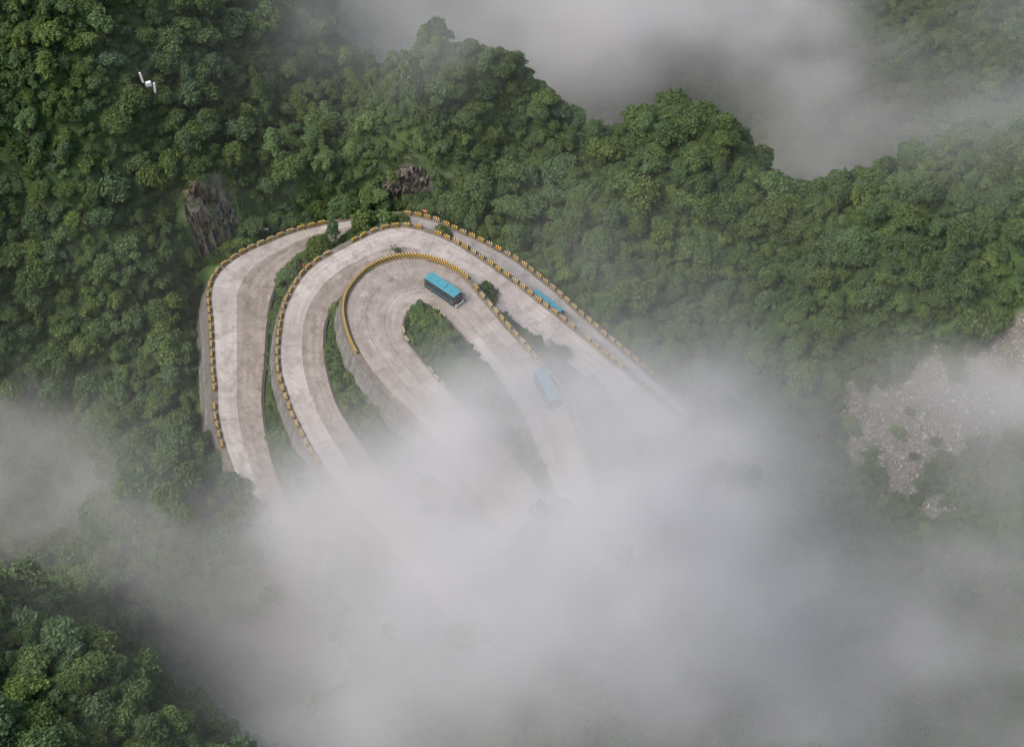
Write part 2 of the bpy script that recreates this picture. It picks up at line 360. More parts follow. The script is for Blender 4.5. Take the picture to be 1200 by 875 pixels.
# thin out control points that nearly coincide
keep = []
for i in range(len(CP)):
    if all((CP[i, 0] - CP[j, 0]) ** 2 + (CP[i, 1] - CP[j, 1]) ** 2 > 1.4 ** 2 for j in keep): keep.append(i)
CP = CP[keep]
def tps(r2): return .5 * r2 * np.log(r2 + 1e-9)
S = 100.0
nC = len(CP); X = CP[:, :2] / S
K = tps(((X[:, None] - X[None]) ** 2).sum(-1)) + np.eye(nC) * 2e-4
Pm = np.c_[np.ones(nC), X]
sol = np.linalg.solve(np.block([[K, Pm], [Pm.T, np.zeros((3, 3))]]), np.r_[CP[:, 2], 0, 0, 0])
def tps_eval(XY):
    out = np.empty(len(XY)); 
    for s in range(0, len(XY), 20000):
        q = XY[s:s + 20000] / S
        out[s:s + 20000] = tps(((q[:, None] - X[None]) ** 2).sum(-1)) @ sol[:nC] + np.c_[np.ones(len(q)), q] @ sol[nC:]
    return out
# lattice noise, for the terrain and the fog
def vnoise(shape, cells, seed):
    """smooth noise on a lattice of the given shape with the given number of cells on each axis"""
    r = np.random.default_rng(seed); g = r.random([c + 2 for c in cells])
    for ax, (n, c) in enumerate(zip(shape, cells)):
        t = np.linspace(0, c, n, endpoint=False); i = t.astype(int); f = t - i; f = f * f * (3 - 2 * f)
        sh = [1] * g.ndim; sh[ax] = n; f = f.reshape(sh)
        g = np.take(g, i, ax) * (1 - f) + np.take(g, i + 1, ax) * f
    return g
def fbm(shape, cells, seed, octs=4, gain=.5):
    out = 0; amp = 1; tot = 0
    for o in range(octs):
        out = out + amp * vnoise(shape, [c * 2 ** o for c in cells], seed + o); tot += amp; amp *= gain
    return out / tot
GX0, GX1, GY0, GY1, GS = -240., 280., -150., 420., 1.5
gx = np.arange(GX0, GX1 + .1, GS); gy = np.arange(GY0, GY1 + .1, GS); nx, ny = len(gx), len(gy)
XX, YY = np.meshgrid(gx, gy, indexing='ij')
XY = np.stack([XX.ravel(), YY.ravel()], 1)
ZZ = tps_eval(XY).reshape(nx, ny)
ZZ += (fbm((nx, ny), (34, 38), 11, 4) - .5) * 2.6
rdg = fbm((nx, ny), (17, 19), 23, 3); rdg = 1 - np.abs(rdg * 2 - 1) * 2.2
far_m = np.full(nx * ny, 1e9)
for O_, I_ in ROADS.values():
    for q in np.r_[O_[::6], I_[::6]]: far_m = np.minimum(far_m, (XY[:, 0] - q[0]) ** 2 + (XY[:, 1] - q[1]) ** 2)
far_m = np.clip((np.sqrt(far_m).reshape(nx, ny) - 7) / 16, 0, 1)
ZZ += (rdg - rdg.mean()) * 4.5 * far_m
def seg_dist(XY, L):
    """distance to a polyline and the index of its nearest vertex"""
    best = np.full(len(XY), 1e9); idx = np.zeros(len(XY), int)
    for k in range(len(L) - 1):
        a, b = L[k, :2], L[k + 1, :2]; ab = b - a
        t = np.clip(((XY - a) @ ab) / (ab @ ab + 1e-12), 0, 1)
        d = ((XY - a - t[:, None] * ab) ** 2).sum(1)
        m = d < best; best[m] = d[m]; idx[m] = k
    return np.sqrt(best), idx
def inside(XY, poly):
    c = np.zeros(len(XY), bool); x, y = XY[:, 0], XY[:, 1]; n = len(poly)
    for i in range(n):
        x1, y1 = poly[i, :2]; x2, y2 = poly[(i + 1) % n, :2]
        if y1 == y2: continue
        m = ((y1 > y) != (y2 > y)) & (x < (x2 - x1) * (y - y1) / (y2 - y1) + x1)
        c ^= m
    return c
def road_field(XY):
    """signed distance to the nearest road (negative inside), its height there, by road"""
    out = {}
    for nme, (O, I) in ROADS.items():
        d1, i1 = seg_dist(XY, O); d2, i2 = seg_dist(XY, I)
        ins = inside(XY, np.r_[O, I[::-1]])
        z = np.where(d1 < d2, O[i1, 2], I[i2, 2])
        out[nme] = (np.where(ins, -np.minimum(d1, d2), np.minimum(d1, d2)), z, d1 < d2)
    return out
core = (XX.ravel() > -90) & (XX.ravel() < 75) & (YY.ravel() > -85) & (YY.ravel() < 70)
zf = ZZ.ravel().copy(); cz = zf[core]
RF = road_field(XY[core])
roadmin = np.full(core.sum(), 1e9)
for nme in 'abc':
    d, z, outer = RF[nme]
    lim = np.where(d < 1.8, z - .55, np.where(outer, z - .55 - (d - 1.8) * .5, 1e9))
    lim = np.where((d > 8), 1e9, lim)
    cz = np.minimum(cz, lim)
for nme in 'abc':                      # the bed of each road is filled up to just under it
    d, z, outer = RF[nme]
    cz = np.where(d < -1.5, z - .55, cz); roadmin = np.minimum(roadmin, d)
zf[core] = cz; ZZ = zf.reshape(nx, ny)
RD = np.full(nx * ny, 99.0); RD[core] = roadmin; RD = RD.reshape(nx, ny)
def ground(x, y):
    fx = np.clip((np.asarray(x, float) - GX0) / GS, 0, nx - 1.001); fy = np.clip((np.asarray(y, float) - GY0) / GS, 0, ny - 1.001)
    i, j = fx.astype(int), fy.astype(int); u, v = fx - i, fy - j
    return ZZ[i, j] * (1 - u) * (1 - v) + ZZ[i + 1, j] * u * (1 - v) + ZZ[i, j + 1] * (1 - u) * v + ZZ[i + 1, j + 1] * u * v
def on_ground(px, py):
    """where the ray through a photograph pixel meets the ground"""
    dx, dy = (px - 600) / FPX, (437.5 - py) / FPX
    d = np.array((dx, dy * ct + st, dy * st - ct)); t = np.arange(150, 700, .4)
    Q = CAM + t[:, None] * d; h = Q[:, 2] - ground(Q[:, 0], Q[:, 1]); k = np.argmax(h < 0)
    return Q[k]
# bare scree and the soil of the outcrop
BARE = np.zeros((nx, ny))
scree_c = [(on_ground(px, py), r) for px, py, r in ((1000,480,6),(1040,490,9),(1080,470,9),(1020,510,8),(1110,490,8),(1060,520,8),(1140,470,8),(1010,535,4),(1160,490,5),(1095,600,3),(1150,440,7),(1190,455,7),(1195,430,7))]
crag_c = [(on_ground(px, py), r) for px, py, r in ((226,218,1.8),(232,230,2.2),(238,246,2.4),(236,262,2.2),(240,282,2.6),(258,250,1.8),(266,262,2),(478,222,2.4),(455,228,2))]
wob = (fbm((nx, ny), (90, 100), 31, 3) - .5) * 14
for c, r in scree_c + crag_c:
    d = np.hypot(XX - c[0], YY - c[1]) + wob * (r / 8)
    BARE = np.maximum(BARE, np.clip((r - d) / (3.5 if r > 4.5 else 1.4), 0, 1))
idx = np.arange(nx * ny).reshape(nx, ny)
F = np.stack([idx[:-1, :-1].ravel(), idx[1:, :-1].ravel(), idx[1:, 1:].ravel(), idx[:-1, 1:].ravel()], 1)
me = np_mesh('terrain', np.c_[XY, ZZ.ravel()], F, [M_TERRAIN], None, {'bare': ('POINT', 'FLOAT', BARE.ravel().astype(np.float32))}, True)
terrain = link(bpy.data.objects.new('terrain', me)); tag(terrain, kind='structure')

# ------------------------------------------------------------------ roads: bed, concrete slabs, gutters, walls
def strip(name, A, B, mat, parent=None, thick=None):
    n = len(A); V = list(A) + list(B); Fs = [(k, k + 1, n + k + 1, n + k) for k in range(n - 1)]
    uv = []
    s = np.r_[0, np.cumsum(np.linalg.norm(np.diff(A[:, :2], axis=0), axis=1))]
    for k in range(n): uv.append((s[k], 0.0))
    for k in range(n): uv.append((s[k], float(np.linalg.norm(A[k] - B[k]))))
    return mesh_obj(name, V, Fs, mat, parent, uv)
def zed(Wd, dz):
    Q = Wd.copy(); Q[:, 2] += dz; return Q
road_names = {'a': ('road', 'lowest'), 'b': ('road', 'middle'), 'c': ('road', 'highest')}
ROAD_OBJ = {}
def lerp(a, b, t): return a + (b - a) * t
def make_road(nme, lanes, seglen, mats):
    O, I = ROADS[nme]; n = len(O)
    bed = strip('road', zed(offset_line(O, I, .75), -.10), zed(offset_line(I, O, .35), -.10), M_BED)
    tag(bed, kind='structure'); ROAD_OBJ[nme] = bed
    So, Si = offset_line(O, I, -.75), I
    mid = .5 * (So + Si); s = np.r_[0, np.cumsum(np.linalg.norm(np.diff(mid[:, :2], axis=0), axis=1))]
    m = int(s[-1] / seglen)
    def at(frac_s, t):
        p = np.array([np.interp(frac_s, s, So[:, k]) for k in range(3)]); q = np.array([np.interp(frac_s, s, Si[:, k]) for k in range(3)])
        return lerp(p, q, t)
    for li, (t0, t1) in enumerate(lanes):
        off = rng.random() * seglen if li else 0
        cuts = np.sort(np.r_[0, np.clip(np.arange(1, m) * seglen + off + rng.normal(0, .35, m - 1), 1, s[-1] - 1), s[-1]])
        for k in range(len(cuts) - 1):
            a, b = cuts[k] + .018, cuts[k + 1] - .018
            if b - a < .4: continue
            dz = rng.normal(0, .012); u0, u1 = t0 + .002, t1 - .002; V = []; UV = []
            ks = np.linspace(a, b, 4)
            for ss in ks:
                for t in (u0, u1):
                    p = at(ss, t); V.append((p[0], p[1], p[2] + dz + .02)); UV.append((ss, t * 9.5))
            for ss in ks:
                for t in (u0, u1):
                    p = at(ss, t); V.append((p[0], p[1], p[2] - .12)); UV.append((ss, t * 9.5))
            Fs = []
            for q in range(3):
                Fs.append((2 * q, 2 * q + 2, 2 * q + 3, 2 * q + 1))
                Fs.append((2 * q, 8 + 2 * q, 8 + 2 * q + 2, 2 * q + 2)); Fs.append((2 * q + 1, 2 * q + 3, 8 + 2 * q + 3, 8 + 2 * q + 1))
            Fs.append((0, 1, 9, 8)); Fs.append((6, 14, 15, 7))
            frac = (a + b) / 2 / s[-1]
            o = mesh_obj('slab', V, Fs, mats(li, frac), bed, UV)
    # flat gutter strip along the inner edge, the edge shadow put into its colour
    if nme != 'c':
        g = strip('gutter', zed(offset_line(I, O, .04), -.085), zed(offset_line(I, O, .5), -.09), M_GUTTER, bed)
def mat_a(li, f):
    if f > .52: return M_CON_GREY
    return M_CON_NEW if li == 0 else M_CON_OLD
make_road('a', [(0, .44), (.44, 1)], 5.5, mat_a)
make_road('b', [(0, .5), (.5, 1)], 6.0, lambda li, f: (M_CON_NEW if (li == 0 and f < .75) or f > .6 else M_CON_OLD))
make_road('c', [(0, .35), (.35, .68), (.68, 1)], 7.5, lambda li, f: M_CON_MID if f < .62 else (M_CON_MID if li < 2 and rng.random() < .5 else M_CON_NEW))

def retaining_wall(nme, k0, k1, h, batter, label):
    O, I = ROADS[nme]
    top = offset_line(O, I, .72)[k0:k1]; n = len(top)
    out = offset_line(O, I, .72 + h * batter)[k0:k1]
    rows = []
    for f in (0, .34, .36, .68, .70, 1):
        Q = lerp(top, out, f).copy()
        Q[:, 2] = top[:, 2] - .05 - h * f
        if f in (.36, .70): Q[:, :2] += (out - top)[:, :2] * .09
        rows.append(Q)
    rows.insert(0, zed(offset_line(O, I, .45)[k0:k1], -.09))
    V = np.concatenate(rows); m = len(rows); s = np.r_[0, np.cumsum(np.linalg.norm(np.diff(top[:, :2], axis=0), axis=1))]
    uv = [(s[k], r * h / m) for r in range(m) for k in range(n)]
    Fs = [(r * n + k, r * n + k + 1, (r + 1) * n + k + 1, (r + 1) * n + k) for r in range(m - 1) for k in range(n - 1)]
    o = mesh_obj('retaining_wall', V, Fs, M_WALL, None, uv)
    return tag(o, label, 'wall')
nA, nB, nC_ = (len(ROADS[k][0]) for k in 'abc')
def kfrom(nme, px, py):
    O = ROADS[nme][0]; X_, Y_, _ = proj(zed(O, .4)); return int(np.argmin(np.hypot(X_ - px, Y_ - py)))
retaining_wall('a', 0, kfrom('a', 249, 323), 11.0, .34, 'tall grey stone retaining wall below the lowest road, dark with damp streaks')
retaining_wall('a', kfrom('a', 512, 256), nA, 6.0, .3, 'grey stone retaining wall under the far leg of the lowest road, facing the wood')
retaining_wall('b', 0, nB, 7.0, .26, 'grey retaining wall holding up the middle road above the lowest road')
retaining_wall('c', 0, nC_, 8.0, .32, 'banded grey stone wall holding up the highest bend above the middle road')

# ------------------------------------------------------------------ striped guard blocks
def block_mesh(name, L_, W_, H_, mat):
    """a concrete guard block: battered faces, chamfered top; u along it, v round its section"""
    sec = [(-W_ / 2, 0), (-W_ / 2 * .92, H_ * .86), (-W_ / 2 * .72, H_), (W_ / 2 * .72, H_), (W_ / 2 * .92, H_ * .86), (W_ / 2, 0)]
    dist = [0]
    for a, b in zip(sec, sec[1:]): dist.append(dist[-1] + math.hypot(b[0] - a[0], b[1] - a[1]))
    V, uv = [], []
    for x in (-L_ / 2, -L_ / 2 + .05, L_ / 2 - .05, L_ / 2):
        e = .94 if abs(x) == L_ / 2 else 1
        for (y, z), d in zip(sec, dist): V.append((x, y * e, z * e)); uv.append((x, d))
    Fs = [(r * 6 + k, (r + 1) * 6 + k, (r + 1) * 6 + k + 1, r * 6 + k + 1) for r in range(3) for k in range(5)]
    Fs += [(0, 1, 2, 3, 4, 5), (23, 22, 21, 20, 19, 18)]
    me = bpy.data.meshes.new(name); me.from_pydata(V, [], Fs); l = me.uv_layers.new(name='UVMap')
    for p in me.polygons:
        for li, vi in zip(p.loop_indices, p.vertices): l.data[li].uv = uv[vi]
    me.materials.append(mat); me.flip_normals(); me.update(); return me
BLK = [block_mesh('guard_block', l, .55, h, M_STRIPE) for l, h in ((1.5, .9), (1.4, .85), (1.58, .92))]
BLKW = [block_mesh('guard_block', l, .5, h, M_STRIPE_W) for l, h in ((1.45, .62), (1.3, .55))]
def blocks(line, pitch, meshes, label, group, skip=lambda x, y: False, flip=False, where=None):
    s = np.r_[0, np.cumsum(np.linalg.norm(np.diff(line, axis=0), axis=1))]; n = int(s[-1] / pitch); cnt = 0
    for k in range(n):
        t = (k + .5) * pitch + rng.normal(0, .14)
        p = np.array([np.interp(t, s, line[:, j]) for j in range(3)]); q = np.array([np.interp(t + .3, s, line[:, j]) for j in range(3)])
        px, py, _ = proj(p + (0, 0, .4))
        if skip(px[0], py[0]) or rng.random() < .035: continue
        o = bpy.data.objects.new('guard_block', random.choice(meshes)); link(o)
        o.location = (p[0], p[1], p[2] - .1 - .0)
        a = math.atan2(q[1] - p[1], q[0] - p[0]) + rng.normal(0, .05) + (math.pi if flip else 0)
        o.rotation_euler = (rng.normal(0, .015), rng.normal(0, .015) - math.atan2(q[2] - p[2], .3) * .0, a)
        w_ = where(px[0], py[0]) if where else ''; tag(o, label + w_, 'guard block', group + w_); cnt += 1
    return cnt
hid = lambda x, y: not (-10 < x < 1210)
blocks(ROADS['a'][0], 2.3, BLK, 'yellow and black striped guard block on the lowest road, ', 'guard blocks on the lowest road, ',
       lambda x, y: y > 520 or x > 765 or 384 < x < 402 or 428 < x < 474, where=lambda x, y: 'atop the tall wall' if x < 256 else 'on the curve under the crag' if x < 330 else 'under the wooded hillside' if x < 440 else 'below the dark rock face' if x < 530 else 'on the far leg')
blocks(ROADS['b'][0], 2.35, BLK, 'yellow and black striped guard block on the middle road, ', 'guard blocks on the middle road, ',
       lambda x, y: y > 545 or x > 770, where=lambda x, y: 'above the green strip' if x < 340 else 'beside the small tree and bushes' if x < 425 else 'at the head of the bend' if x < 520 else 'overlooking the lowest bus' if x < 690 else 'where the fog closes in')
blocks(ROADS['c'][0], 2.3, BLK, 'striped guard block on the outer edge of the highest road, downhill of the bend', 'guard blocks along the highest road',
       lambda x, y: x < 556 or y > 575)
blocks(offset_line(ROADS['c'][1], ROADS['c'][0], .35), 2.25, BLKW, 'low faded cream block on the inner edge of the highest road', 'faded blocks round the planted island',
       lambda x, y: y > 540 or (x < 500 and y > 400) or (x < 480 and rng.random() < .3) or (522 < x < 552), True)
# the unbroken striped parapet round the head of the highest bend
def parapet(line, H_=.95, W_=.5):
    sec = [(-W_ / 2, 0), (-W_ / 2 * .9, H_ * .9), (-W_ / 2 * .7, H_), (W_ / 2 * .7, H_), (W_ / 2 * .9, H_ * .9), (W_ / 2, 0)]
    dist = [0]
    for a, b in zip(sec, sec[1:]): dist.append(dist[-1] + math.hypot(b[0] - a[0], b[1] - a[1]))
    line = resample(line, 140)
    T = np.gradient(line[:, :2], axis=0); T /= np.linalg.norm(T, axis=1)[:, None]; Nn = np.stack([-T[:, 1], T[:, 0]], 1)
    s = np.r_[0, np.cumsum(np.linalg.norm(np.diff(line, axis=0), axis=1))]; V, uv = [], []
    for k in range(len(line)):
        for (y, z), d in zip(sec, dist):
            V.append((line[k, 0] + Nn[k, 0] * y, line[k, 1] + Nn[k, 1] * y, line[k, 2] - .12 + z)); uv.append((s[k], d))
    n = len(line); Fs = [(k * 6 + j, k * 6 + j + 1, (k + 1) * 6 + j + 1, (k + 1) * 6 + j) for k in range(n - 1) for j in range(5)]
    Fs += [(5, 4, 3, 2, 1, 0), tuple((n - 1) * 6 + j for j in range(6))]
    return mesh_obj('parapet', V, Fs, M_STRIPE_C, None, uv)
M_STRIPE_C = stripe_mat('parapet_stripes', -.03, .62)
k0, k1 = kfrom('c', 418, 413), kfrom('c', 552, 327)
tag(parapet(ROADS['c'][0][k0:k1]), 'unbroken yellow and black striped parapet curving round the highest bend', 'parapet')

# ------------------------------------------------------------------ buses
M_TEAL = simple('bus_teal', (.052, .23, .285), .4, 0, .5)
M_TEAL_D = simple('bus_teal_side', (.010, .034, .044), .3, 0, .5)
M_BLACK = simple('bus_black', (.012, .013, .015), .4)
M_GLASS = simple('bus_glass', (.015, .022, .028), .08, 0, .8)
M_WHITE = simple('white_paint', (.72, .72, .72), .4)
M_TYRE = simple('tyre', (.015, .015, .015), .9)
M_RIM = simple('rim', (.35, .35, .36), .35, .8)
M_LAMP = simple('headlamp', (.65, .66, .62), .15)
M_ORANGE = simple('orange_paint', (.62, .17, .05), .6)
M_RED = simple('red_paint', (.55, .05, .03), .6)
M_POST = simple('galvanised', (.40, .41, .42), .5, .4)
def box(bm, x0, x1, y0, y1, z0, z1, bev=0.0, seg=2):
    r = bmesh.ops.create_cube(bm, size=1)
    for v in r['verts']: v.co = ((x0 + x1) / 2 + v.co.x * (x1 - x0), (y0 + y1) / 2 + v.co.y * (y1 - y0), (z0 + z1) / 2 + v.co.z * (z1 - z0))
    if bev:
        ed = list({e for v in r['verts'] for e in v.link_edges})
        bmesh.ops.bevel(bm, geom=ed, offset=bev, segments=seg, affect='EDGES', profile=.6)
def one_box(name, dims, mat, parent, bev=0.0):
    bm = bmesh.new(); box(bm, *dims, bev); return bm_obj(name, bm, mat, parent)
def cyl(name, r, w, loc, mat, parent, axis='Y', seg=20):
    bm = bmesh.new(); bmesh.ops.create_cone(bm, cap_ends=True, segments=seg, radius1=r, radius2=r, depth=w)
    if axis == 'Y': bmesh.ops.rotate(bm, verts=bm.verts, matrix=Matrix.Rotation(R(90), 3, 'X'))
    o = bm_obj(name, bm, mat, parent); o.location = loc; return o
def make_bus():
    Lh, Wh, H = 4.15, 1.14, 2.95
    t = empty('bus', (0, 0, 0))
    # body: cross-section swept along x, front and rear raked
    sec = [(-Wh, .32), (-Wh, 1.45), (-Wh * .985, 2.3), (-Wh * .93, 2.72), (Wh * .93, 2.72), (Wh * .985, 2.3), (Wh, 1.45), (Wh, .32)]
    def fx(z): return Lh - max(0, z - 1.1) * .16 - max(0, .6 - z) * .15
    def rx(z): return -Lh + max(0, z - 1.4) * .05
    V, Fs = [], []
    xs = [0, .04, .96, 1]
    for f in xs:
        for y, z in sec:
            e = .93 if f in (0, 1) else 1
            V.append((rx(z) + (fx(z) - rx(z)) * f, y * e, z))
    for r in range(3):
        for k in range(8): Fs.append((r * 8 + k, (r + 1) * 8 + k, (r + 1) * 8 + (k + 1) % 8, r * 8 + (k + 1) % 8))
    Fs += [tuple(range(7, -1, -1))[::-1], tuple(range(24, 32))[::-1]]
    b = mesh_obj('body', V, Fs, M_TEAL_D, t)
    b.data.flip_normals() if False else None
    # roof
    bm = bmesh.new(); box(bm, -Lh + .08, Lh - .36, -Wh * .95, Wh * .95, 2.70, 2.95, .11, 3); rf = bm_obj('roof', bm, M_TEAL, t)
    for x in np.linspace(-Lh + .5, Lh - .8, 15): one_box('roof_rib', (x - .04, x + .04, -Wh * .82, Wh * .82, 2.945, 2.985), M_TEAL, rf)
    ac = one_box('air_conditioner', (-.75, .75, -.62, .62, 2.945, 3.10), M_TEAL, rf, .06)
    for x in (-.4, .1, .6): one_box('vent', (x - .12, x + .02, -.4, .4, 3.095, 3.112), M_TEAL, ac)
    one_box('roof_hatch', (-2.2, -1.5, -.35, .35, 2.945, 3.02), M_TEAL, rf, .03); one_box('roof_hatch', (1.4, 2.1, -.35, .35, 2.945, 3.02), M_TEAL, rf, .03)
    # side windows
    for s in (-1, 1):
        x = -Lh + .45
        for k in range(6):
            w = 1.12
            y = s * (Wh * .992)
            V = [(x, y + s * .02, 1.42), (x + w, y + s * .02, 1.42), (x + w, y * .985 + s * .015, 2.38), (x, y * .985 + s * .015, 2.38)]
            V += [(p[0], p[1] - s * .06, p[2]) for p in V]
            mesh_obj('window', V, [(0, 1, 2, 3), (0, 4, 5, 1), (1, 5, 6, 2), (2, 6, 7, 3), (3, 7, 4, 0)], M_GLASS, t); x += w + .09
        one_box('side_stripe', (-Lh + .3, Lh - .3, s * (Wh + .005) - .012, s * (Wh + .005) + .012, 1.0, 1.08), M_TEAL, t)
    d = one_box('door', (Lh - 1.35, Lh - .55, -Wh - .02, -Wh + .05, .42, 2.35), M_GLASS, t); one_box('handle', (Lh - .98, Lh - .93, -Wh - .05, -Wh - .018, .9, 1.7), M_POST, d)
    def front(name, z0, z1, y, mat, o=.02):
        V = [(fx(z0) + o, -y, z0), (fx(z0) + o, y, z0), (fx(z1) + o, y * .96, z1), (fx(z1) + o, -y * .96, z1)]
        V += [(p[0] - .08, p[1], p[2]) for p in V]
        return mesh_obj(name, V, [(0, 1, 2, 3), (0, 4, 5, 1), (1, 5, 6, 2), (2, 6, 7, 3), (3, 7, 4, 0)], mat, t)
    ws = front('windscreen', 1.25, 2.52, 1.0, M_GLASS, .025)
    for y in (-.45, .35):
        bm = bmesh.new(); box(bm, fx(1.35) + .03, fx(1.35) + .05, y, y + .55, 1.32, 1.36); bm_obj('wiper', bm, M_BLACK, ws)
    front('grille', .72, 1.12, .8, M_BLACK, .03)
    one_box('bumper', (Lh - .12, Lh + .14, -Wh * .97, Wh * .97, .36, .66), M_WHITE, t, .06)
    for s in (-1, 1):
        one_box('headlight', (Lh - .06, Lh + .06, s * .88 - .16, s * .88 + .16, .74, 1.02), M_LAMP, t, .04)
        a = one_box('mirror', (Lh - .05, Lh + .08, s * 1.36 - .09, s * 1.36 + .09, 1.75, 2.2), M_BLACK, t, .03); one_box('mirror_arm', (Lh - .15, Lh + .0, s * 1.16 - .14, s * 1.16 + .14, 2.2, 2.26), M_BLACK, a)
        one_box('tail_light', (-Lh - .03, -Lh + .1, s * .9 - .1, s * .9 + .1, .85, 1.3), M_RED, t, .02)
        for x in (-2.45, 2.55):
            w = cyl('wheel', .46, .28, (x, s * (Wh - .12), .46), M_TYRE, t); q = cyl('rim', .26, .30, (0, 0, 0), M_RIM, w)
    one_box('rear_window', (-Lh - .0, -Lh + .12, -.85, .85, 1.55, 2.35), M_GLASS, t, .03)
    one_box('rear_bumper', (-Lh - .1, -Lh + .1, -Wh * .96, Wh * .96, .36, .62), M_BLACK, t, .05)
    return t
def copy_tree(o, parent=None):
    c = o.copy(); col.link(c); c.parent = parent
    for ch in list(o.children): copy_tree(ch, c)
    return c
def place_bus(o, p_back, p_front, z, label):
    a, b = unproj(*p_back, z + 2.9), unproj(*p_front, z + 2.9)
    m = (a + b) / 2; o.location = (m[0], m[1], z); o.rotation_euler = (0, 0, math.atan2(b[1] - a[1], b[0] - a[0]))
    print('bus length', np.linalg.norm(b - a))
    tag(o, label, 'bus', 'teal roofed buses on the hairpin road')
def road_z(nme, x, y):
    O, I = ROADS[nme]; M = .5 * (O + I); k = np.argmin(np.hypot(M[:, 0] - x, M[:, 1] - y)); return M[k, 2]
bus = make_bus(); b2 = copy_tree(bus); b3 = copy_tree(bus)
ZR = .02
place_bus(bus, (500, 320.5), (539.5, 347), 11.0 + ZR, 'teal roofed bus turning at the head of the highest bend beside the striped parapet')
place_bus(b2, (622.5, 338.5), (659, 366.5), 0.0, 'teal roofed bus on the lowest road, half hidden behind the middle road guard blocks')
b2.location.z = road_z('a', b2.location.x, b2.location.y) + ZR
place_bus(b3, (632, 432.5), (651.5, 470), 11.0 + ZR, 'bus fading into the fog on the highest road, hugging the outer guard blocks')


# ------------------------------------------------------------------ foliage: crowns of many small leaves
def leaf_quads(C, Nrm, size, r):
    """one diamond-shaped leaf spray for each centre, facing its normal"""
    n = len(C); Nrm = Nrm / (np.linalg.norm(Nrm, axis=1)[:, None] + 1e-9)
    a = r.normal(size=(n, 3)); U = np.cross(Nrm, a); U /= np.linalg.norm(U, axis=1)[:, None] + 1e-9
    W = np.cross(Nrm, U); sz = size[:, None]
    V = np.stack([C - U * sz * .62, C - W * sz * .42 + Nrm * sz * .10, C + U * sz * .62, C + W * sz * .42 + Nrm * sz * .10], 1).reshape(-1, 3)
    return V, np.arange(4 * n).reshape(n, 4)
def crown(seed, lobes, rad, zc, flat, leaves, lsize, spread=1.0, droop=.0):
    r = np.random.default_rng(seed)
    V, F, T = [], [], []; base = 0
    u = r.normal(size=(lobes, 3)); u /= np.linalg.norm(u, axis=1)[:, None]; u[:, 2] = np.abs(u[:, 2]) * 1.15 - .30
    rr = rad * r.uniform(.45, .95, lobes)
    ctr = u * rr[:, None] * np.array((spread, spread, flat)) + np.array((0, 0, zc))
    ctr[0] = (0, 0, zc + .3 * rad * flat)
    lr = rad * r.uniform(.17, .46, lobes); lr[0] = rad * .55
    tl = r.random(lobes)
    per = (leaves * 1.9 * lr ** 2 / (lr ** 2).sum()).astype(int) + 5
    for k in range(lobes):
        n = per[k]; d = r.normal(size=(n, 3)); d /= np.linalg.norm(d, axis=1)[:, None]
        d[:, 2] = np.where(d[:, 2] < -.35, -d[:, 2], d[:, 2])
        sh = r.uniform(.62, 1.22, n) * (1 + .18 * np.sin(d[:, 0] * 5 + k) * np.cos(d[:, 1] * 6 + k))
        lsz = lsize * .70; C = ctr[k] + d * (lr[k] * sh)[:, None] * np.array((1, 1, .82))
        C[:, 2] -= droop * (C[:, 0] ** 2 + C[:, 1] ** 2) / rad
        Nn = d * .7 + np.array((0, 0, .5)) + r.normal(size=(n, 3)) * .62
        sz = lsz * r.uniform(.5, 1.6, n)
        v, f = leaf_quads(C, Nn, sz, r); V.append(v); F.append(f + base); base += len(v)
        t = np.clip(tl[k] * .55 + r.random(n) * .6 - .1, 0, 1); T.append(np.repeat(t, 4))
    return np.concatenate(V), np.concatenate(F), np.concatenate(T).astype(np.float32)
def tuft(seed, rad, h, blades, w):
    r = np.random.default_rng(seed); a = r.uniform(0, 6.283, blades); q = rad * np.sqrt(r.random(blades))
    b = np.stack([q * np.cos(a), q * np.sin(a), np.zeros(blades)], 1)
    lean = r.normal(size=(blades, 3)) * .35; lean[:, 2] = 1; hh = h * r.uniform(.5, 1.2, blades)
    tip = b + lean * hh[:, None]; s = np.stack([-np.sin(a), np.cos(a), np.zeros(blades)], 1) * w * .5
    m = b * .4 + tip * .6 + lean * 0
    V = np.stack([b - s * .4, m - s, tip, m + s], 1).reshape(-1, 3)
    return V, np.arange(4 * blades).reshape(blades, 4), np.repeat(r.random(blades), 4).astype(np.float32)
PROTO = []      # (vertices, faces, tint, material, reach, look)
LOOK = ['dark green', 'mid green', 'yellowish green', 'bluish green']
specs = [(101, 22, 2.5, 3.2, .75, 2300, .40, 1.0, .00, 1), (102, 26, 2.7, 3.0, .60, 2400, .40, 1.1, .10, 0), (103, 20, 2.2, 3.8, 1.05, 2000, .38, .9, 0, 3), (104, 22, 2.6, 3.0, .70, 2300, .44, 1.05, .05, 2),
         (105, 30, 2.9, 3.0, .55, 2600, .38, 1.1, .12, 1), (106, 20, 2.3, 3.5, .95, 2000, .36, .9, 0, 0), (107, 24, 2.6, 3.1, .70, 2300, .46, 1.0, .05, 3), (108, 20, 2.4, 3.2, .80, 2000, .42, 1.0, .05, 1),
         (109, 26, 2.6, 3.0, .65, 2300, .36, 1.05, .1, 0), (110, 16, 2.1, 3.6, 1.1, 1800, .40, .85, 0, 2), (111, 13, 1.5, 1.0, .70, 1000, .30, 1.1, .0, 1), (112, 12, 1.3, .9, .75, 900, .28, 1.0, .0, 2), (113, 13, 1.6, 1.0, .65, 1000, .32, 1.1, 0, 0)]
for sd, lob, rad, zc, fl, lv, ls, sp, dr, mi in specs:
    v, f, t = crown(sd, lob, rad, zc, fl, lv, ls, sp, dr); PROTO.append((v, f, t, LEAF[mi], rad, mi))
NTREE = 10
TUFTS = []
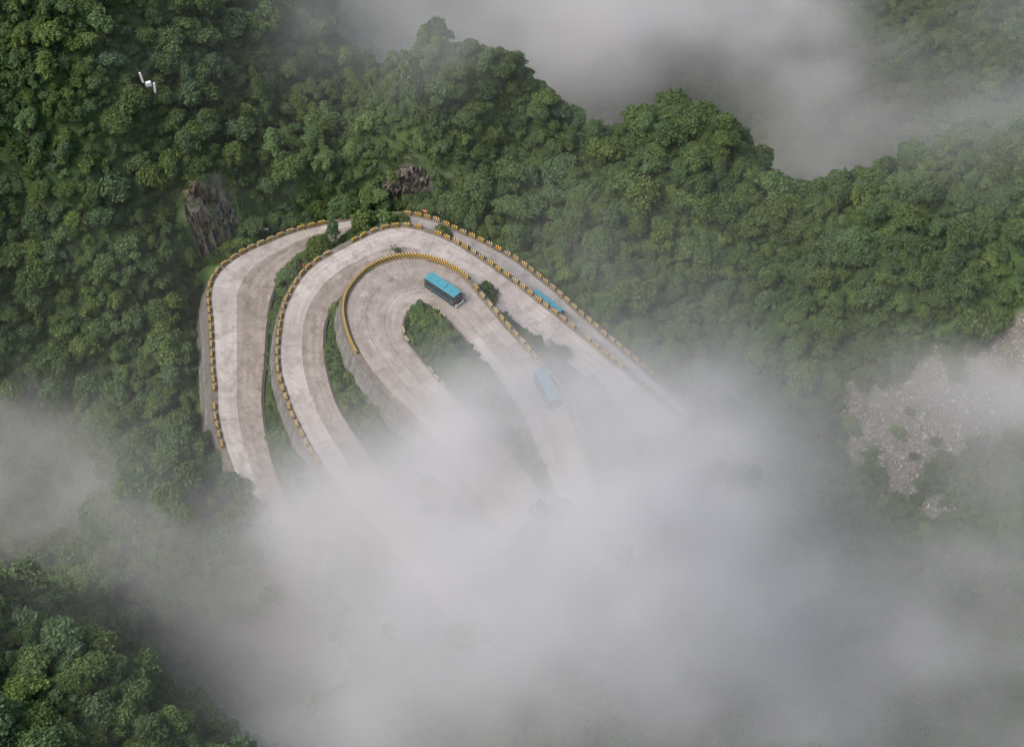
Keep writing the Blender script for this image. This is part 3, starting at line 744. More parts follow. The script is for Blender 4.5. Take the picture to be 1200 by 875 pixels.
for k in range(3):
    v, f, t = tuft(300 + k, .7, .55, 90, .10); TUFTS.append((v, f, t, M_GRASS, .8, 2))

def scatter_stuff(name, protos, pts, pid, scl, rot, label, cat):
    """one object that repeats its own pieces over many points"""
    Vs, Fs, Ts, Is, Mi = [], [], [], [], []; base = 0; mats = []
    for k, p in enumerate(protos):
        if p[3] not in mats: mats.append(p[3])
        Vs.append(p[0]); Fs.append(p[1] + base); base += len(p[0]); Ts.append(p[2]); Is.append(np.full(len(p[0]), k)); Mi.append(np.full(len(p[1]), mats.index(p[3])))
    n = len(pts); V = np.concatenate(Vs + [pts]); npv = base
    attrs = {'tint': ('POINT', 'FLOAT', np.r_[np.concatenate(Ts), np.zeros(n)].astype(np.float32)),
             'proto': ('POINT', 'INT', np.r_[np.concatenate(Is), np.full(n, -1)].astype(np.int32)),
             'pid': ('POINT', 'INT', np.r_[np.zeros(npv), pid].astype(np.int32)),
             'scl': ('POINT', 'FLOAT_VECTOR', np.r_[np.zeros((npv, 3)), scl].astype(np.float32)),
             'rot': ('POINT', 'FLOAT_VECTOR', np.r_[np.zeros((npv, 3)), rot].astype(np.float32))}
    me = np_mesh(name, V, np.concatenate(Fs), mats, np.concatenate(Mi), attrs)
    o = link(bpy.data.objects.new(name, me)); tag(o, label, cat, None, 'stuff')
    g = bpy.data.node_groups.new(name + '_spread', 'GeometryNodeTree')
    g.interface.new_socket('Geometry', in_out='INPUT', socket_type='NodeSocketGeometry'); g.interface.new_socket('Geometry', in_out='OUTPUT', socket_type='NodeSocketGeometry')
    N, L = g.nodes, g.links; gi, go = N.new('NodeGroupInput'), N.new('NodeGroupOutput')
    def attr(nm, t):
        a = N.new('GeometryNodeInputNamedAttribute'); a.data_type = t; a.inputs['Name'].default_value = nm; return a.outputs['Attribute']
    cmp = N.new('FunctionNodeCompare'); cmp.data_type = 'INT'; cmp.operation = 'LESS_THAN'
    L.new(attr('proto', 'INT'), cmp.inputs[2]); cmp.inputs[3].default_value = 0
    sep = N.new('GeometryNodeSeparateGeometry'); sep.domain = 'POINT'
    L.new(gi.outputs[0], sep.inputs[0]); L.new(cmp.outputs[0], sep.inputs[1])
    spl = N.new('GeometryNodeSplitToInstances'); spl.domain = 'POINT'; L.new(sep.outputs[1], spl.inputs[0]); L.new(attr('proto', 'INT'), spl.inputs['Group ID'])
    ip = N.new('GeometryNodeInstanceOnPoints'); L.new(sep.outputs[0], ip.inputs['Points']); L.new(spl.outputs[0], ip.inputs['Instance'])
    ip.inputs['Pick Instance'].default_value = True; L.new(attr('pid', 'INT'), ip.inputs['Instance Index'])
    L.new(attr('rot', 'FLOAT_VECTOR'), ip.inputs['Rotation']); L.new(attr('scl', 'FLOAT_VECTOR'), ip.inputs['Scale'])
    L.new(ip.outputs[0], go.inputs[0])
    o.modifiers.new('spread', 'NODES').node_group = g
    return o

# ------------------------------------------------------------------ fog: where it hangs, as a lattice of densities
FX0, FX1, FY0, FY1, FZ0, FZ1, FS = -140., 165., -125., 215., -90., 60., 2.5
fn = [int((b - a) / FS) + 1 for a, b in ((FX0, FX1), (FY0, FY1), (FZ0, FZ1))]
fx_, fy_, fz_ = (np.linspace(a, b, n) for a, b, n in ((FX0, FX1, fn[0]), (FY0, FY1, fn[1]), (FZ0, FZ1, fn[2])))
FXX, FYY, FZZ = np.meshgrid(fx_, fy_, fz_, indexing='ij')
# how clear the air is along sight lines to the ground (1 clear, 0 hidden), read off the photograph; banks of vapour floating over the ground are then weighed to suit
TAB_X = np.arange(50, 1200, 100.); TAB_Y = np.r_[np.arange(25, 826, 50.), 868]
TAB = np.array([
 [1, 1, .97, .70, .30, .18, .07, .06, .12, .50, .80, .72],
 [1, 1, 1, .85, .60, 1, .15, .06, .06, .28, .75, .75],
 [1, 1, 1, .95, .95, 1, 1, .12, 1, .16, .62, .58],
 [1, 1, 1, 1, 1, 1, .97, .95, .97, .25, .48, .60],
 [1, .97, 1, 1, 1, 1, .88, .92, .97, .97, 1, 1],
 [.97, .88, 1, 1, 1, 1, .82, .80, .92, 1, 1, 1],
 [.97, .93, 1, 1, 1, 1, .85, .72, .85, .97, 1, 1],
 [.97, .93, .98, 1, 1, .95, .72, .66, .72, .92, .97, .95],
 [.90, .9, .98, 1, .93, .40, .28, .40, .55, .74, .58, .36],
 [.62, .84, .97, .92, .58, .16, .16, .09, .24, .50, .55, .32],
 [.32, .62, .93, .46, .20, .11, .14, .05, .10, .50, .70, .46],
 [.38, .56, .70, .12, .08, .06, .12, .04, .07, .46, .70, .56],
 [.50, .55, .45, .09, .06, .06, .06, .04, .06, .32, .58, .50],
 [.78, .55, .44, .11, .11, .09, .07, .06, .08, .14, .33, .44],
 [.97, .75, .32, .13, .13, .11, .08, .07, .08, .10, .20, .40],
 [1, .97, .40, .12, .12, .10, .09, .08, .09, .11, .20, .40],
 [1, 1, .70, .13, .12, .12, .14, .14, .16, .25, .36, .46],
 [1, 1, .97, .16, .13, .32, .48, .48, .42, .32, .40, .47]])
def tab(px, py):
    u = np.clip((np.asarray(px) - 50) / 100, 0, 10.999); v = np.interp(py, TAB_Y, np.arange(18)); v = np.clip(v, 0, 16.999)
    i, j = u.astype(int), v.astype(int); a, b = u - i, v - j; lt = -np.log(TAB)
    return (lt[j, i] * (1 - a) + lt[j, i + 1] * a) * (1 - b) + (lt[j + 1, i] * (1 - a) + lt[j + 1, i + 1] * a) * b
def canopy_hit(px, py):
    d = np.array(((px - 600) / FPX, (437.5 - py) / FPX * ct + st, (437.5 - py) / FPX * st - ct)); t = np.arange(150, 700, .5)
    Q = CAM + t[:, None] * d; i = np.clip(((Q[:, 0] - GX0) / GS).astype(int), 0, nx - 1); j = np.clip(((Q[:, 1] - GY0) / GS).astype(int), 0, ny - 1)
    h = Q[:, 2] - ground(Q[:, 0], Q[:, 1]) - np.where(RD[i, j] > 3, 4.0, 0.0); k = np.argmax(h < 0); return d, t[k]
RPX, RPY = np.meshgrid(np.arange(0, 1201, 50.), np.r_[np.arange(0, 875, 25.), 873.])
rays = [canopy_hit(a, b) for a, b in zip(RPX.ravel(), RPY.ravel())]
RDIR = np.array([r[0] for r in rays]); RT = np.array([r[1] for r in rays]); RTAU = tab(RPX.ravel(), RPY.ravel()); RTAU = RTAU ** 2 / (RTAU + .30)
BC, BS = [], []
for py in np.arange(-25, 910, 42.):
    for px in np.arange(-75, 1290, 50.):
        d, t = canopy_hit(px, py); h = CAM + d * t
        want = float(tab(np.array([min(max(px, 0), 1200.)]), min(max(py, 0), 873))[0])
        if h[1] > 78:                  # the fog behind the ridge stands high in its valley
            for up in (22, 38): BC.append(h - d / np.linalg.norm(d) * up + rng.normal(0, 2, 3)); BS.append((15, 11, 9))
            continue
        for up, sg in ((5.5, (8.5, 7.5, 4.0)), (17, (14, 12, 7.5))):
            if up > 10 and want < 1.0: continue
            c = h + (rng.normal(0, 2), rng.normal(0, 2) , up); c[1] -= up * .3; BC.append(c); BS.append(sg)
BC, BS = np.array(BC), np.array(BS)
Am = np.zeros((len(RT), len(BC)))
for k in range(len(BC)):
    o_, d_ = (CAM - BC[k]) / BS[k], RDIR / BS[k]; L2 = np.sqrt((d_ ** 2).sum(1)); t0 = -(d_ @ o_) / L2 ** 2
    per2 = (o_ ** 2).sum() - t0 ** 2 * L2 ** 2; rl = np.linalg.norm(RDIR, axis=1)
    Am[:, k] = np.exp(-.5 * np.clip(per2, 0, 60)) * 2.5066 / L2 * rl / (1 + np.exp(np.clip(-1.702 * (RT - t0) * L2, -50, 50)))
wt = np.full(len(BC), .01); wr = 1 / (.08 + RTAU); Aw = Am * wr[:, None]; Atb = Aw.T @ (RTAU * wr); AtA = Aw.T @ Aw + np.eye(len(BC)) * .5
for _ in range(500): wt *= Atb / (AtA @ wt + 1e-9)
nz = fbm(fn, (10, 13, 8), 51, 4, .55); nz2 = fbm(fn, (26, 34, 20), 77, 3, .55)
w = np.clip((nz * .62 + nz2 * .38 - .37) / .26, 0, 1); w = w * w * (3 - 2 * w)
def fill_fog(wt):
    D = np.zeros(fn)
    for c, sg, q in zip(BC, BS, wt):
        if q < 1e-5: continue
        sl, ax = [], []
        for k, (lo, f_) in enumerate(((FX0, fx_), (FY0, fy_), (FZ0, fz_))):
            a = max(0, int((c[k] - 3.2 * sg[k] - lo) / FS)); b = min(fn[k], int((c[k] + 3.2 * sg[k] - lo) / FS) + 2); sl.append(slice(a, max(a, b))); ax.append(np.exp(-.5 * ((f_[a:max(a, b)] - c[k]) / sg[k]) ** 2))
        D[tuple(sl)] += q * ax[0][:, None, None] * ax[1][None, :, None] * ax[2][None, None, :]
    thick = np.clip(D / .024, 0, 1)
    return D * (w * 1.9 * (1 - .42 * thick) + .42 * thick)
def ray_tau(D):
    tau = np.zeros(len(RT)); rl = np.linalg.norm(RDIR, axis=1)
    for t in np.linspace(.35, 1, 110):
        i = np.round((CAM + RDIR * (RT * t)[:, None] - (FX0, FY0, FZ0)) / FS).astype(int); ok = ((i >= 0) & (i < np.array(fn))).all(1); i = np.clip(i, 0, np.array(fn) - 1)
        tau += np.where(ok, D[i[:, 0], i[:, 1], i[:, 2]], 0) * RT * rl * (.65 / 109)
    return tau
for _ in range(6):                     # the billows must leave each stretch about as thick as it should be
    FOG = fill_fog(wt); ratio = np.clip((RTAU + .04) / (ray_tau(FOG) + .04), .4, 2.5)
    wt *= np.clip((Am.T @ ratio + 1e-6) / (Am.sum(0) + 1e-6), .5, 2.0)
FOG = fill_fog(wt)
FOG += .0008
ed = np.ones(fn)
for ax in range(3):
    k = np.arange(fn[ax]); e = np.clip(np.minimum(k, fn[ax] - 1 - k) / 4, 0, 1); sh = [1] * 3; sh[ax] = -1; ed = ed * e.reshape(sh)
FOG *= ed
def fog_tau(Pt):
    """optical depth between the camera and each point"""
    tau = np.zeros(len(Pt)); v = Pt - CAM; ln = np.linalg.norm(v, axis=1)
    ts = np.linspace(.3, 1, 90)
    for t in ts:
        Q = CAM + v * t; i = np.round((Q - (FX0, FY0, FZ0)) / FS).astype(int)
        ok = ((i >= 0) & (i < np.array(fn))).all(1); ii = np.clip(i, 0, np.array(fn) - 1)
        tau += np.where(ok, FOG[ii[:, 0], ii[:, 1], ii[:, 2]], 0) * ln * (ts[1] - ts[0])
    return tau
def build_fog():
    m = bpy.data.materials.new('fog_vapour'); m.use_nodes = True; N, L = m.node_tree.nodes, m.node_tree.links; N.clear()
    out = N.new('ShaderNodeOutputMaterial'); v = N.new('ShaderNodeVolumePrincipled'); L.new(v.outputs[0], out.inputs['Volume'])
    v.inputs['Color'].default_value = (.85, .85, .857, 1); v.inputs['Density'].default_value = 1.0; v.inputs['Anisotropy'].default_value = .1
    me = bpy.data.meshes.new('fog'); n = FOG.size; me.vertices.add(n)
    co = np.stack([FXX, FYY, FZZ], -1).reshape(-1, 3).astype(np.float32); me.vertices.foreach_set('co', co.ravel())
    at = me.attributes.new('vapour', 'FLOAT', 'POINT'); at.data.foreach_set('value', FOG.astype(np.float32).ravel())
    me.materials.append(m)
    o = link(bpy.data.objects.new('fog', me)); tag(o, 'pale grey fog banks drifting over the road and filling the valleys', 'fog', None, 'stuff')
    g = bpy.data.node_groups.new('fog_fill', 'GeometryNodeTree')
    g.interface.new_socket('Geometry', in_out='INPUT', socket_type='NodeSocketGeometry'); g.interface.new_socket('Geometry', in_out='OUTPUT', socket_type='NodeSocketGeometry')
    N, L = g.nodes, g.links; gi, go = N.new('NodeGroupInput'), N.new('NodeGroupOutput')
    vc = N.new('GeometryNodeVolumeCube')
    vc.inputs['Min'].default_value = (FX0, FY0, FZ0); vc.inputs['Max'].default_value = (FX1, FY1, FZ1)
    for a, k in zip('XYZ', fn): vc.inputs['Resolution ' + a].default_value = k
    pos = N.new('GeometryNodeInputPosition'); sp = N.new('ShaderNodeSeparateXYZ'); L.new(pos.outputs[0], sp.inputs[0])
    def mth(op, a, b=None):
        q = N.new('ShaderNodeMath'); q.operation = op
        for s_, v_ in ((q.inputs[0], a), (q.inputs[1], b)):
            if v_ is None: continue
            if hasattr(v_, 'links'): L.new(v_, s_)
            else: s_.default_value = v_
        return q.outputs[0]
    ix = [mth('ROUND', mth('DIVIDE', mth('SUBTRACT', sp.outputs[k], lo), (hi - lo) / (nn - 1))) for k, (lo, hi, nn) in enumerate(((FX0, FX1, fn[0]), (FY0, FY1, fn[1]), (FZ0, FZ1, fn[2])))]
    idx_ = mth('ADD', mth('MULTIPLY', mth('ADD', mth('MULTIPLY', ix[0], fn[1]), ix[1]), fn[2]), ix[2])
    si = N.new('GeometryNodeSampleIndex'); si.data_type = 'FLOAT'; si.domain = 'POINT'; si.clamp = True
    a = N.new('GeometryNodeInputNamedAttribute'); a.data_type = 'FLOAT'; a.inputs['Name'].default_value = 'vapour'
    L.new(gi.outputs[0], si.inputs['Geometry']); L.new(a.outputs['Attribute'], si.inputs['Value']); L.new(idx_, si.inputs['Index'])
    L.new(si.outputs[0], vc.inputs['Density'])
    sm = N.new('GeometryNodeSetMaterial'); sm.inputs['Material'].default_value = m
    L.new(vc.outputs[0], sm.inputs[0]); L.new(sm.outputs[0], go.inputs[0])
    o.modifiers.new('fill', 'NODES').node_group = g
    return o
build_fog()

# ------------------------------------------------------------------ the wood
def frustum(Pt, mx=90, my=80):
    a, b, d = proj(Pt); return (a > -mx) & (a < 1200 + mx) & (b > -my) & (b < 875 + my)
def rdist(x, y):
    i = np.clip(((x - GX0) / GS).round().astype(int), 0, nx - 1); j = np.clip(((y - GY0) / GS).round().astype(int), 0, ny - 1)
    return RD[i, j], BARE[i, j]
def jitter_grid(step, x0=-200, x1=240, y0=-140, y1=300):
    a, b = np.meshgrid(np.arange(x0, x1, step), np.arange(y0, y1, step), indexing='ij'); a[:, ::2] += step / 2
    p = np.stack([a.ravel(), b.ravel()], 1); return p + rng.uniform(-.42, .42, p.shape) * step
Oa, Ia = ROADS['a']
kw = kfrom('a', 258, 312)
west_line = Oa[:kw]
def west_wall(x, y):
    d, i = seg_dist(np.stack([x, y], 1), west_line)
    n_ = ((np.stack([x, y], 1) - west_line[i, :2]) * (west_line - Ia[:kw])[i, :2]).sum(1) > 0
    return np.where(n_, d, 99)
NOTREE = [(on_ground(a, b), r) for a, b, r in ((222,212,2.5),(232,226,4.5),(240,246,5.5),(242,268,5.5),(242,288,4.5),(262,256,4.5),(272,270,3.5),(285,285,3),(262,300,3),(455,226,3.5),(478,226,5),(497,224,4),(478,238,4),(460,240,3),
          (1040,495,8),(1080,478,8),(1020,515,7),(1110,495,7),(1060,525,6),(1140,475,7),(176,122,2.2),(179,133,2.6),(1000,580,9),(1060,590,9),(1120,600,9),(950,565,8),(1030,625,8),(1170,590,9),(1090,640,8),(985,530,5))]
def no_tree(x, y):
    k = np.zeros(len(x), bool)
    for c, r in NOTREE: k |= (np.hypot(x - c[0], y - c[1]) < r * .9)
    return k
Oc, Ic = ROADS['c']
def on_island(x, y):
    return inside(np.stack([x, y], 1), Ic) | (seg_dist(np.stack([x, y], 1), Ic)[0] < 1.0)
def scat(step, lo, hi, pids, clear, probs=None):
    p = jitter_grid(step); z = ground(p[:, 0], p[:, 1]); Q = np.c_[p, z]; k = frustum(Q); Q = Q[k]
    rd, br = rdist(Q[:, 0], Q[:, 1]); s = lo + (hi - lo) * rng.random(len(Q)) ** 2.0
    pid = rng.choice(pids, len(Q), p=probs)
    rad = np.array([PROTO[q][4] for q in pid]) * s
    ok = (rd > clear + rad * .95) & ((br < rng.uniform(.02, .55, len(Q))) | ((rng.random(len(Q)) < .07) & (pid >= NTREE)))
    ww = west_wall(Q[:, 0], Q[:, 1]); ok &= ww > 4.2 + rad * .6
    if pids[0] < NTREE: ok &= ~no_tree(Q[:, 0], Q[:, 1]) & ~(on_island(Q[:, 0], Q[:, 1]) & (Q[:, 1] > -22)) & ~((rd < 7) & (Q[:, 2] > 3) & (Q[:, 1] > -30))
    return Q[ok], pid[ok], s[ok]
TP = scat(2.9, .45, 1.32, np.arange(NTREE), .8)
SP = scat(1.75, .6, 1.35, np.arange(NTREE, len(PROTO)), .3)
TQ, Tpid, Ts_ = TP
# species grow in patches: the kind follows a slow noise as well as chance
patch = fbm((64, 64), (9, 9), 91, 3)
pi_ = np.clip(((TQ[:, 0] + 200) / 440 * 63).astype(int), 0, 63); pj_ = np.clip(((TQ[:, 1] + 140) / 440 * 63).astype(int), 0, 63)
pv = patch[pi_, pj_] + rng.normal(0, .10, len(TQ))
order = np.array([1, 5, 8, 0, 7, 4, 6, 2, 3, 9])
Tpid = order[np.clip(((pv - .28) / .44 * 10).astype(int), 0, 9)]
TQ[:, 2] -= .25
# the 300 that show most become single trees
def visible_size(Q, pid, s):
    rad = np.array([PROTO[q][4] for q in pid]) * s; C = Q + np.c_[np.zeros((len(Q), 2)), 3.0 * s]
    a, b, d = proj(C); rp = rad * FPX / d; W_, H_ = 600, 438
    buf = np.full((H_, W_), 1e9); own = np.full((H_, W_), -1)
    for i in np.argsort(d):
        x0, x1 = int((a[i] - rp[i]) / 2), int((a[i] + rp[i]) / 2) + 1; y0, y1 = int((b[i] - rp[i] * .9) / 2), int((b[i] + rp[i] * .9) / 2) + 1
        x0, y0, x1, y1 = max(x0, 0), max(y0, 0), min(x1, W_), min(y1, H_)
        if x1 <= x0 or y1 <= y0: continue
        sub = buf[y0:y1, x0:x1]; m = d[i] < sub; sub[m] = d[i]; own[y0:y1, x0:x1][m] = i
    cnt = np.bincount(own[own >= 0], minlength=len(Q))
    return cnt * np.exp(-1.2 * fog_tau(C))
show = visible_size(TQ, Tpid, Ts_)
pick = np.argsort(-show)[:300]; single = np.zeros(len(TQ), bool); single[pick] = True
def trunk_mesh(seed):
    r = np.random.default_rng(seed); bm = bmesh.new()
    def limb(p, q, r0, r1):
        v = Vector(q) - Vector(p); rot = v.to_track_quat('Z', 'Y').to_matrix().to_4x4(); rings = []
        for t, rad in ((0, r0), (.5, (r0 + r1) / 2 * 1.02), (1, r1)):
            c = Vector(p).lerp(Vector(q), t); rings.append([bm.verts.new(c + rot @ Vector((rad * math.cos(a), rad * math.sin(a), 0))) for a in np.linspace(0, 6.283, 7)[:-1]])
        for A_, B_ in zip(rings, rings[1:]):
            for k in range(6): bm.faces.new((A_[k], A_[(k + 1) % 6], B_[(k + 1) % 6], B_[k]))
    limb((0, 0, -.6), (.1, .05, 1.6), .22, .16); limb((.1, .05, 1.6), (.05, -.1, 3.6), .16, .06)
    for k in range(5):
        a = k * 1.257 + r.random(); z = 1.3 + .35 * k
        limb((.08, .03, z), (math.cos(a) * 1.3, math.sin(a) * 1.3, z + 1.0), .09, .03)
    me = bpy.data.meshes.new('trunk'); bm.to_mesh(me); bm.free(); me.materials.append(M_BARK); return me
TRUNK = [trunk_mesh(k) for k in range(3)]
STEM = []
for me_ in TRUNK:
    q = me_.copy(); q.name = 'stem'
    for v in q.vertices: v.co = (v.co.x * .38, v.co.y * .38, v.co.z * .30)
    STEM.append(q)
CROWN = [np_mesh('crown', p[0], p[1], [p[3]], None, {'tint': ('POINT', 'FLOAT', p[2])}) for p in PROTO]
def make_tree(Pt, pid, s, rz, label, group=None, name='broadleaf_tree', sz=None):
    t = empty(name, tuple(Pt), rz, s)
    t.scale = (s * rng.uniform(.82, 1.2), s * rng.uniform(.82, 1.2), s * (sz or rng.uniform(.85, 1.3))); t.rotation_euler[0] = rng.normal(0, .06); t.rotation_euler[1] = rng.normal(0, .06)
    link(bpy.data.objects.new('trunk', TRUNK[pid % 3]), t) if pid < NTREE else link(bpy.data.objects.new('stem', STEM[pid % 3]), t); link(bpy.data.objects.new('crown', CROWN[pid]), t)
    return tag(t, label, 'tree' if name.endswith('tree') else 'shrub', group)
def region(x, y):
    a, b, _ = (q[0] for q in proj(np.array((x, y, float(ground(x, y))))))
    if b > 610 and a < 420: return 'on the spur rising from the fog below'
    if b > 700: return 'in the fog-filled valley below the road'
    if a < 330 and b > 440: return 'on the knoll below the tall wall'
    if a < 250 and b > 250: return 'in the gully beside the tall wall'
    if a < 400: return 'on the steep hillside around the antennas and crag'
    if a < 660 and b < 300: return 'on the rounded peak behind the bends'
    if a > 860 and y > 95: return 'on the misty far slope beyond the ridge'
    if a > 900 and b > 400: return 'around the pale scree'
    if a > 900: return 'on the ridge above the pale scree'
    return 'on the hump beside the rounded peak'
for i in pick:
    rg = region(TQ[i, 0], TQ[i, 1]); lk = LOOK[PROTO[Tpid[i]][5]]
    size = 'large ' if Ts_[i] > 1.12 else 'small ' if Ts_[i] < .85 else ''
    make_tree(TQ[i], Tpid[i], Ts_[i], rng.uniform(0, 6.28), f'{size}{lk} broadleaf tree {rg}', f'{size}{lk} trees {rg}')
rest = ~single
allQ = np.r_[TQ[rest], SP[0]]; allp = np.r_[Tpid[rest], SP[1]]; alls = np.r_[Ts_[rest], SP[2]]
n = len(allQ); rot = np.c_[rng.normal(0, .16, (n, 2)), rng.uniform(0, 6.28, n)]
scl = alls[:, None] * np.c_[rng.uniform(.75, 1.25, (n, 2)), rng.uniform(.75, 1.4, n)]
allQ[:, 2] += rng.uniform(-.7, .5, n)
scatter_stuff('forest', PROTO, allQ, allp, scl, rot, 'unbroken green woodland covering the hillsides around the road', 'forest')
print('trees', len(TQ), 'shrubs', len(SP[0]))

# ------------------------------------------------------------------ grass on the verges and strips
gp = jitter_grid(.62, -75, 70, -50, 62); gz = ground(gp[:, 0], gp[:, 1]); GQ = np.c_[gp, gz]
rd, br = rdist(GQ[:, 0], GQ[:, 1]); ww = west_wall(GQ[:, 0], GQ[:, 1])
ok = (rd > 1.25) & (rd < 4.2 + rng.normal(0, 1.2, len(rd))) & (br < .6) & (ww > 4.5)
cv = on_ground(268, 290); ok |= (np.hypot(GQ[:, 0] - cv[0], GQ[:, 1] - cv[1]) < 7) & (rd > 1.1)
cv = on_ground(480, 240); ok |= (np.hypot((GQ[:, 0] - cv[0]) * .45, GQ[:, 1] - cv[1]) < 4.5) & (rd > 1.1)
cv = on_ground(207, 462); ok |= (np.hypot(GQ[:, 0] - cv[0], (GQ[:, 1] - cv[1]) * .5) < 4) & (rd > 1.1)
GQ = GQ[ok]; n = len(GQ); gs_ = rng.uniform(.6, 1.35, n)
scatter_stuff('grass', TUFTS, GQ, rng.integers(0, 3, n), gs_[:, None] * np.ones((1, 3)), np.c_[rng.normal(0, .15, (n, 2)), rng.uniform(0, 6.28, n)], 'rough bright green grass on the verges and the strips between the roads', 'grass')
print('tufts', n)

# ------------------------------------------------------------------ rock: outcrops and scree
def rock_geo(seed, pts=13, flat=.7):
    r = np.random.default_rng(seed); bm = bmesh.new()
    for k in range(pts):
        v = r.normal(size=3); v /= np.linalg.norm(v); v *= r.uniform(.8, 1.05); bm.verts.new((v[0], v[1] * .85, v[2] * flat))
    q = bmesh.ops.convex_hull(bm, input=bm.verts[:]); bmesh.ops.delete(bm, geom=[e for e in q['geom_interior'] if isinstance(e, bmesh.types.BMVert)], context='VERTS')
    bmesh.ops.triangulate(bm, faces=bm.faces[:]); bm.verts.index_update(); bm.verts.ensure_lookup_table()
    V = np.array([v.co[:] for v in bm.verts]); F = np.array([[v.index for v in f.verts] for f in bm.faces]); bm.free(); return V, F
RG = [rock_geo(500 + k, 12 + k % 5, .55 + .12 * (k % 4)) for k in range(8)]
RMESH = {m.name: [np_mesh('rock', v, f, [m]) for v, f in RG] for m in (M_ROCK, M_ROCK_GREY, M_ROCK_DARK, M_SCREE)}
def outcrop(label, rows, faces):
    c0 = on_ground(rows[0][0], rows[0][1]); t = empty('rock_outcrop', tuple(c0)); tag(t, label, 'rock')
    for args in faces: cliff(t, *args)
    for px, py, size, mat, n_, spread in rows:
        for k in range(n_):
            p = on_ground(px + rng.normal(0, spread), py + rng.normal(0, spread * .8)); z = float(ground(p[0], p[1]))
            o = link(bpy.data.objects.new('rock', random.choice(RMESH[mat.name])), t); sz = size * rng.uniform(.8, 1.8) * (.55 if mat is M_SCREE else 1.0)
            o.location = (p[0] - c0[0], p[1] - c0[1], z - c0[2] - sz * .05); o.scale = (sz * rng.uniform(.8, 1.5), sz * rng.uniform(.5, .9), sz * rng.uniform(.7, 1.3)); o.rotation_euler = (rng.normal(.1, .3), rng.normal(0, .35), rng.normal(-.6, .5))
def cliff(t, poly, mat, seed, high, name='rock_face'):
    """a broken face of stepped rock that rises out of the slope inside an outline"""
    poly = np.array(poly, float); x0, y0 = poly.min(0) - 3; x1, y1 = poly.max(0) + 3; step = 1.6
    ax, ay = np.arange(x0, x1, step), np.arange(y0, y1, step); n1, n2 = len(ax), len(ay)
    r = np.random.default_rng(seed); AX, AY = np.meshgrid(ax, ay, indexing='ij'); AX = AX + r.normal(0, .45, AX.shape); AY = AY + r.normal(0, .45, AY.shape)
    q = np.stack([AX.ravel(), AY.ravel()], 1); d = seg_dist(q, np.r_[poly, poly[:1]])[0]; ins = inside(q, poly); dd = np.where(ins, d, -d) / 6.0
    f1 = fbm((n1, n2), (max(2, n1 // 6), max(2, n2 // 4)), seed, 4, .6).ravel(); f2 = fbm((n1, n2), (max(2, n1 // 3), max(2, n2 // 3)), seed + 9, 2, .5).ravel()
    rise = np.floor((f1 * 1.5 + f2 * .6) * 5) / 5 * high - high * .62
    rise = np.where(dd > 0, np.minimum(rise * np.clip(dd * 1.6, 0, 1) + np.clip(dd, 0, .5) * .9, high), -.9 + dd * .4)
    c0 = np.array(t.location); V = []
    for (a, b), h in zip(q, rise):
        p = on_ground(a, b); V.append((p[0] - c0[0] + r.normal(0, .08), p[1] - c0[1] - h * .45, float(ground(p[0], p[1])) - c0[2] + h * .9))
    ii = np.arange(n1 * n2).reshape(n1, n2)
    F = np.stack([ii[:-1, :-1].ravel(), ii[:-1, 1:].ravel(), ii[1:, 1:].ravel(), ii[1:, :-1].ravel()], 1)
    keep_ = (dd[F] > -.35).all(1); F = F[keep_]; T_ = np.r_[F[:, [0, 1, 2]], F[:, [0, 2, 3]]]
    link(bpy.data.objects.new(name, np_mesh(name, np.array(V), T_, [mat])), t)
outcrop('broken brown rock outcrop with bare soil on the hillside above the lowest bend',
        [(215,230,.8,M_SCREE,2,1.5),(237,226,.8,M_SCREE,3,2),(258,242,.9,M_SCREE,3,3),(246,268,.7,M_SCREE,3,2),(235,255,.7,M_SCREE,2,.8),(244,292,.6,M_SCREE,3,3),(262,262,.8,M_ROCK_GREY,3,3)],
        [([(220,210),(232,216),(246,232),(262,244),(258,252),(244,250),(238,240),(224,236),(214,232),(213,224),(222,222)], M_ROCK, 61, 2.2),
         ([(222,258),(238,256),(250,260),(250,272),(246,292),(240,304),(234,300),(230,284),(222,270)], M_ROCK, 62, 2.0),
         ([(252,252),(266,246),(278,256),(280,268),(270,280),(262,270),(254,272)], M_ROCK_GREY, 63, 2.2), ([(250,276),(260,276),(262,290),(250,300),(246,296)], M_ROCK_GREY, 64, 1.4)])
outcrop('dark rock face under the trees of the rounded peak', [(476,232,.6,M_ROCK_GREY,5,9),(456,232,.6,M_ROCK_GREY,3,4)],
        [([(446,214),(462,206),(486,203),(506,208),(510,222),(500,232),(474,234),(452,236),(446,228)], M_ROCK_DARK, 65, 2.6)])
sp_ = jitter_grid(.34, 40, 140, -50, 45); i_ = np.clip(((sp_[:, 0] - GX0) / GS).round().astype(int), 0, nx - 1); j_ = np.clip(((sp_[:, 1] - GY0) / GS).round().astype(int), 0, ny - 1)
okk = BARE[i_, j_] > rng.uniform(.0, .9, len(sp_)); sp_ = sp_[okk]; n = len(sp_); ss = np.clip(rng.lognormal(-1.6, .5, n), .09, 1.0)
SQ = np.c_[sp_, ground(sp_[:, 0], sp_[:, 1]) + ss * .1]
scatter_stuff('scree', [(v, f, np.zeros(len(v), np.float32), M_SCREE, 1, 0) for v, f in RG], SQ, rng.integers(0, 8, n), ss[:, None] * rng.uniform(.7, 1.3, (n, 3)), rng.uniform(0, 6.28, (n, 3)), 'pale loose stones of the scree slope below the ridge', 'scree')
print('scree', n)

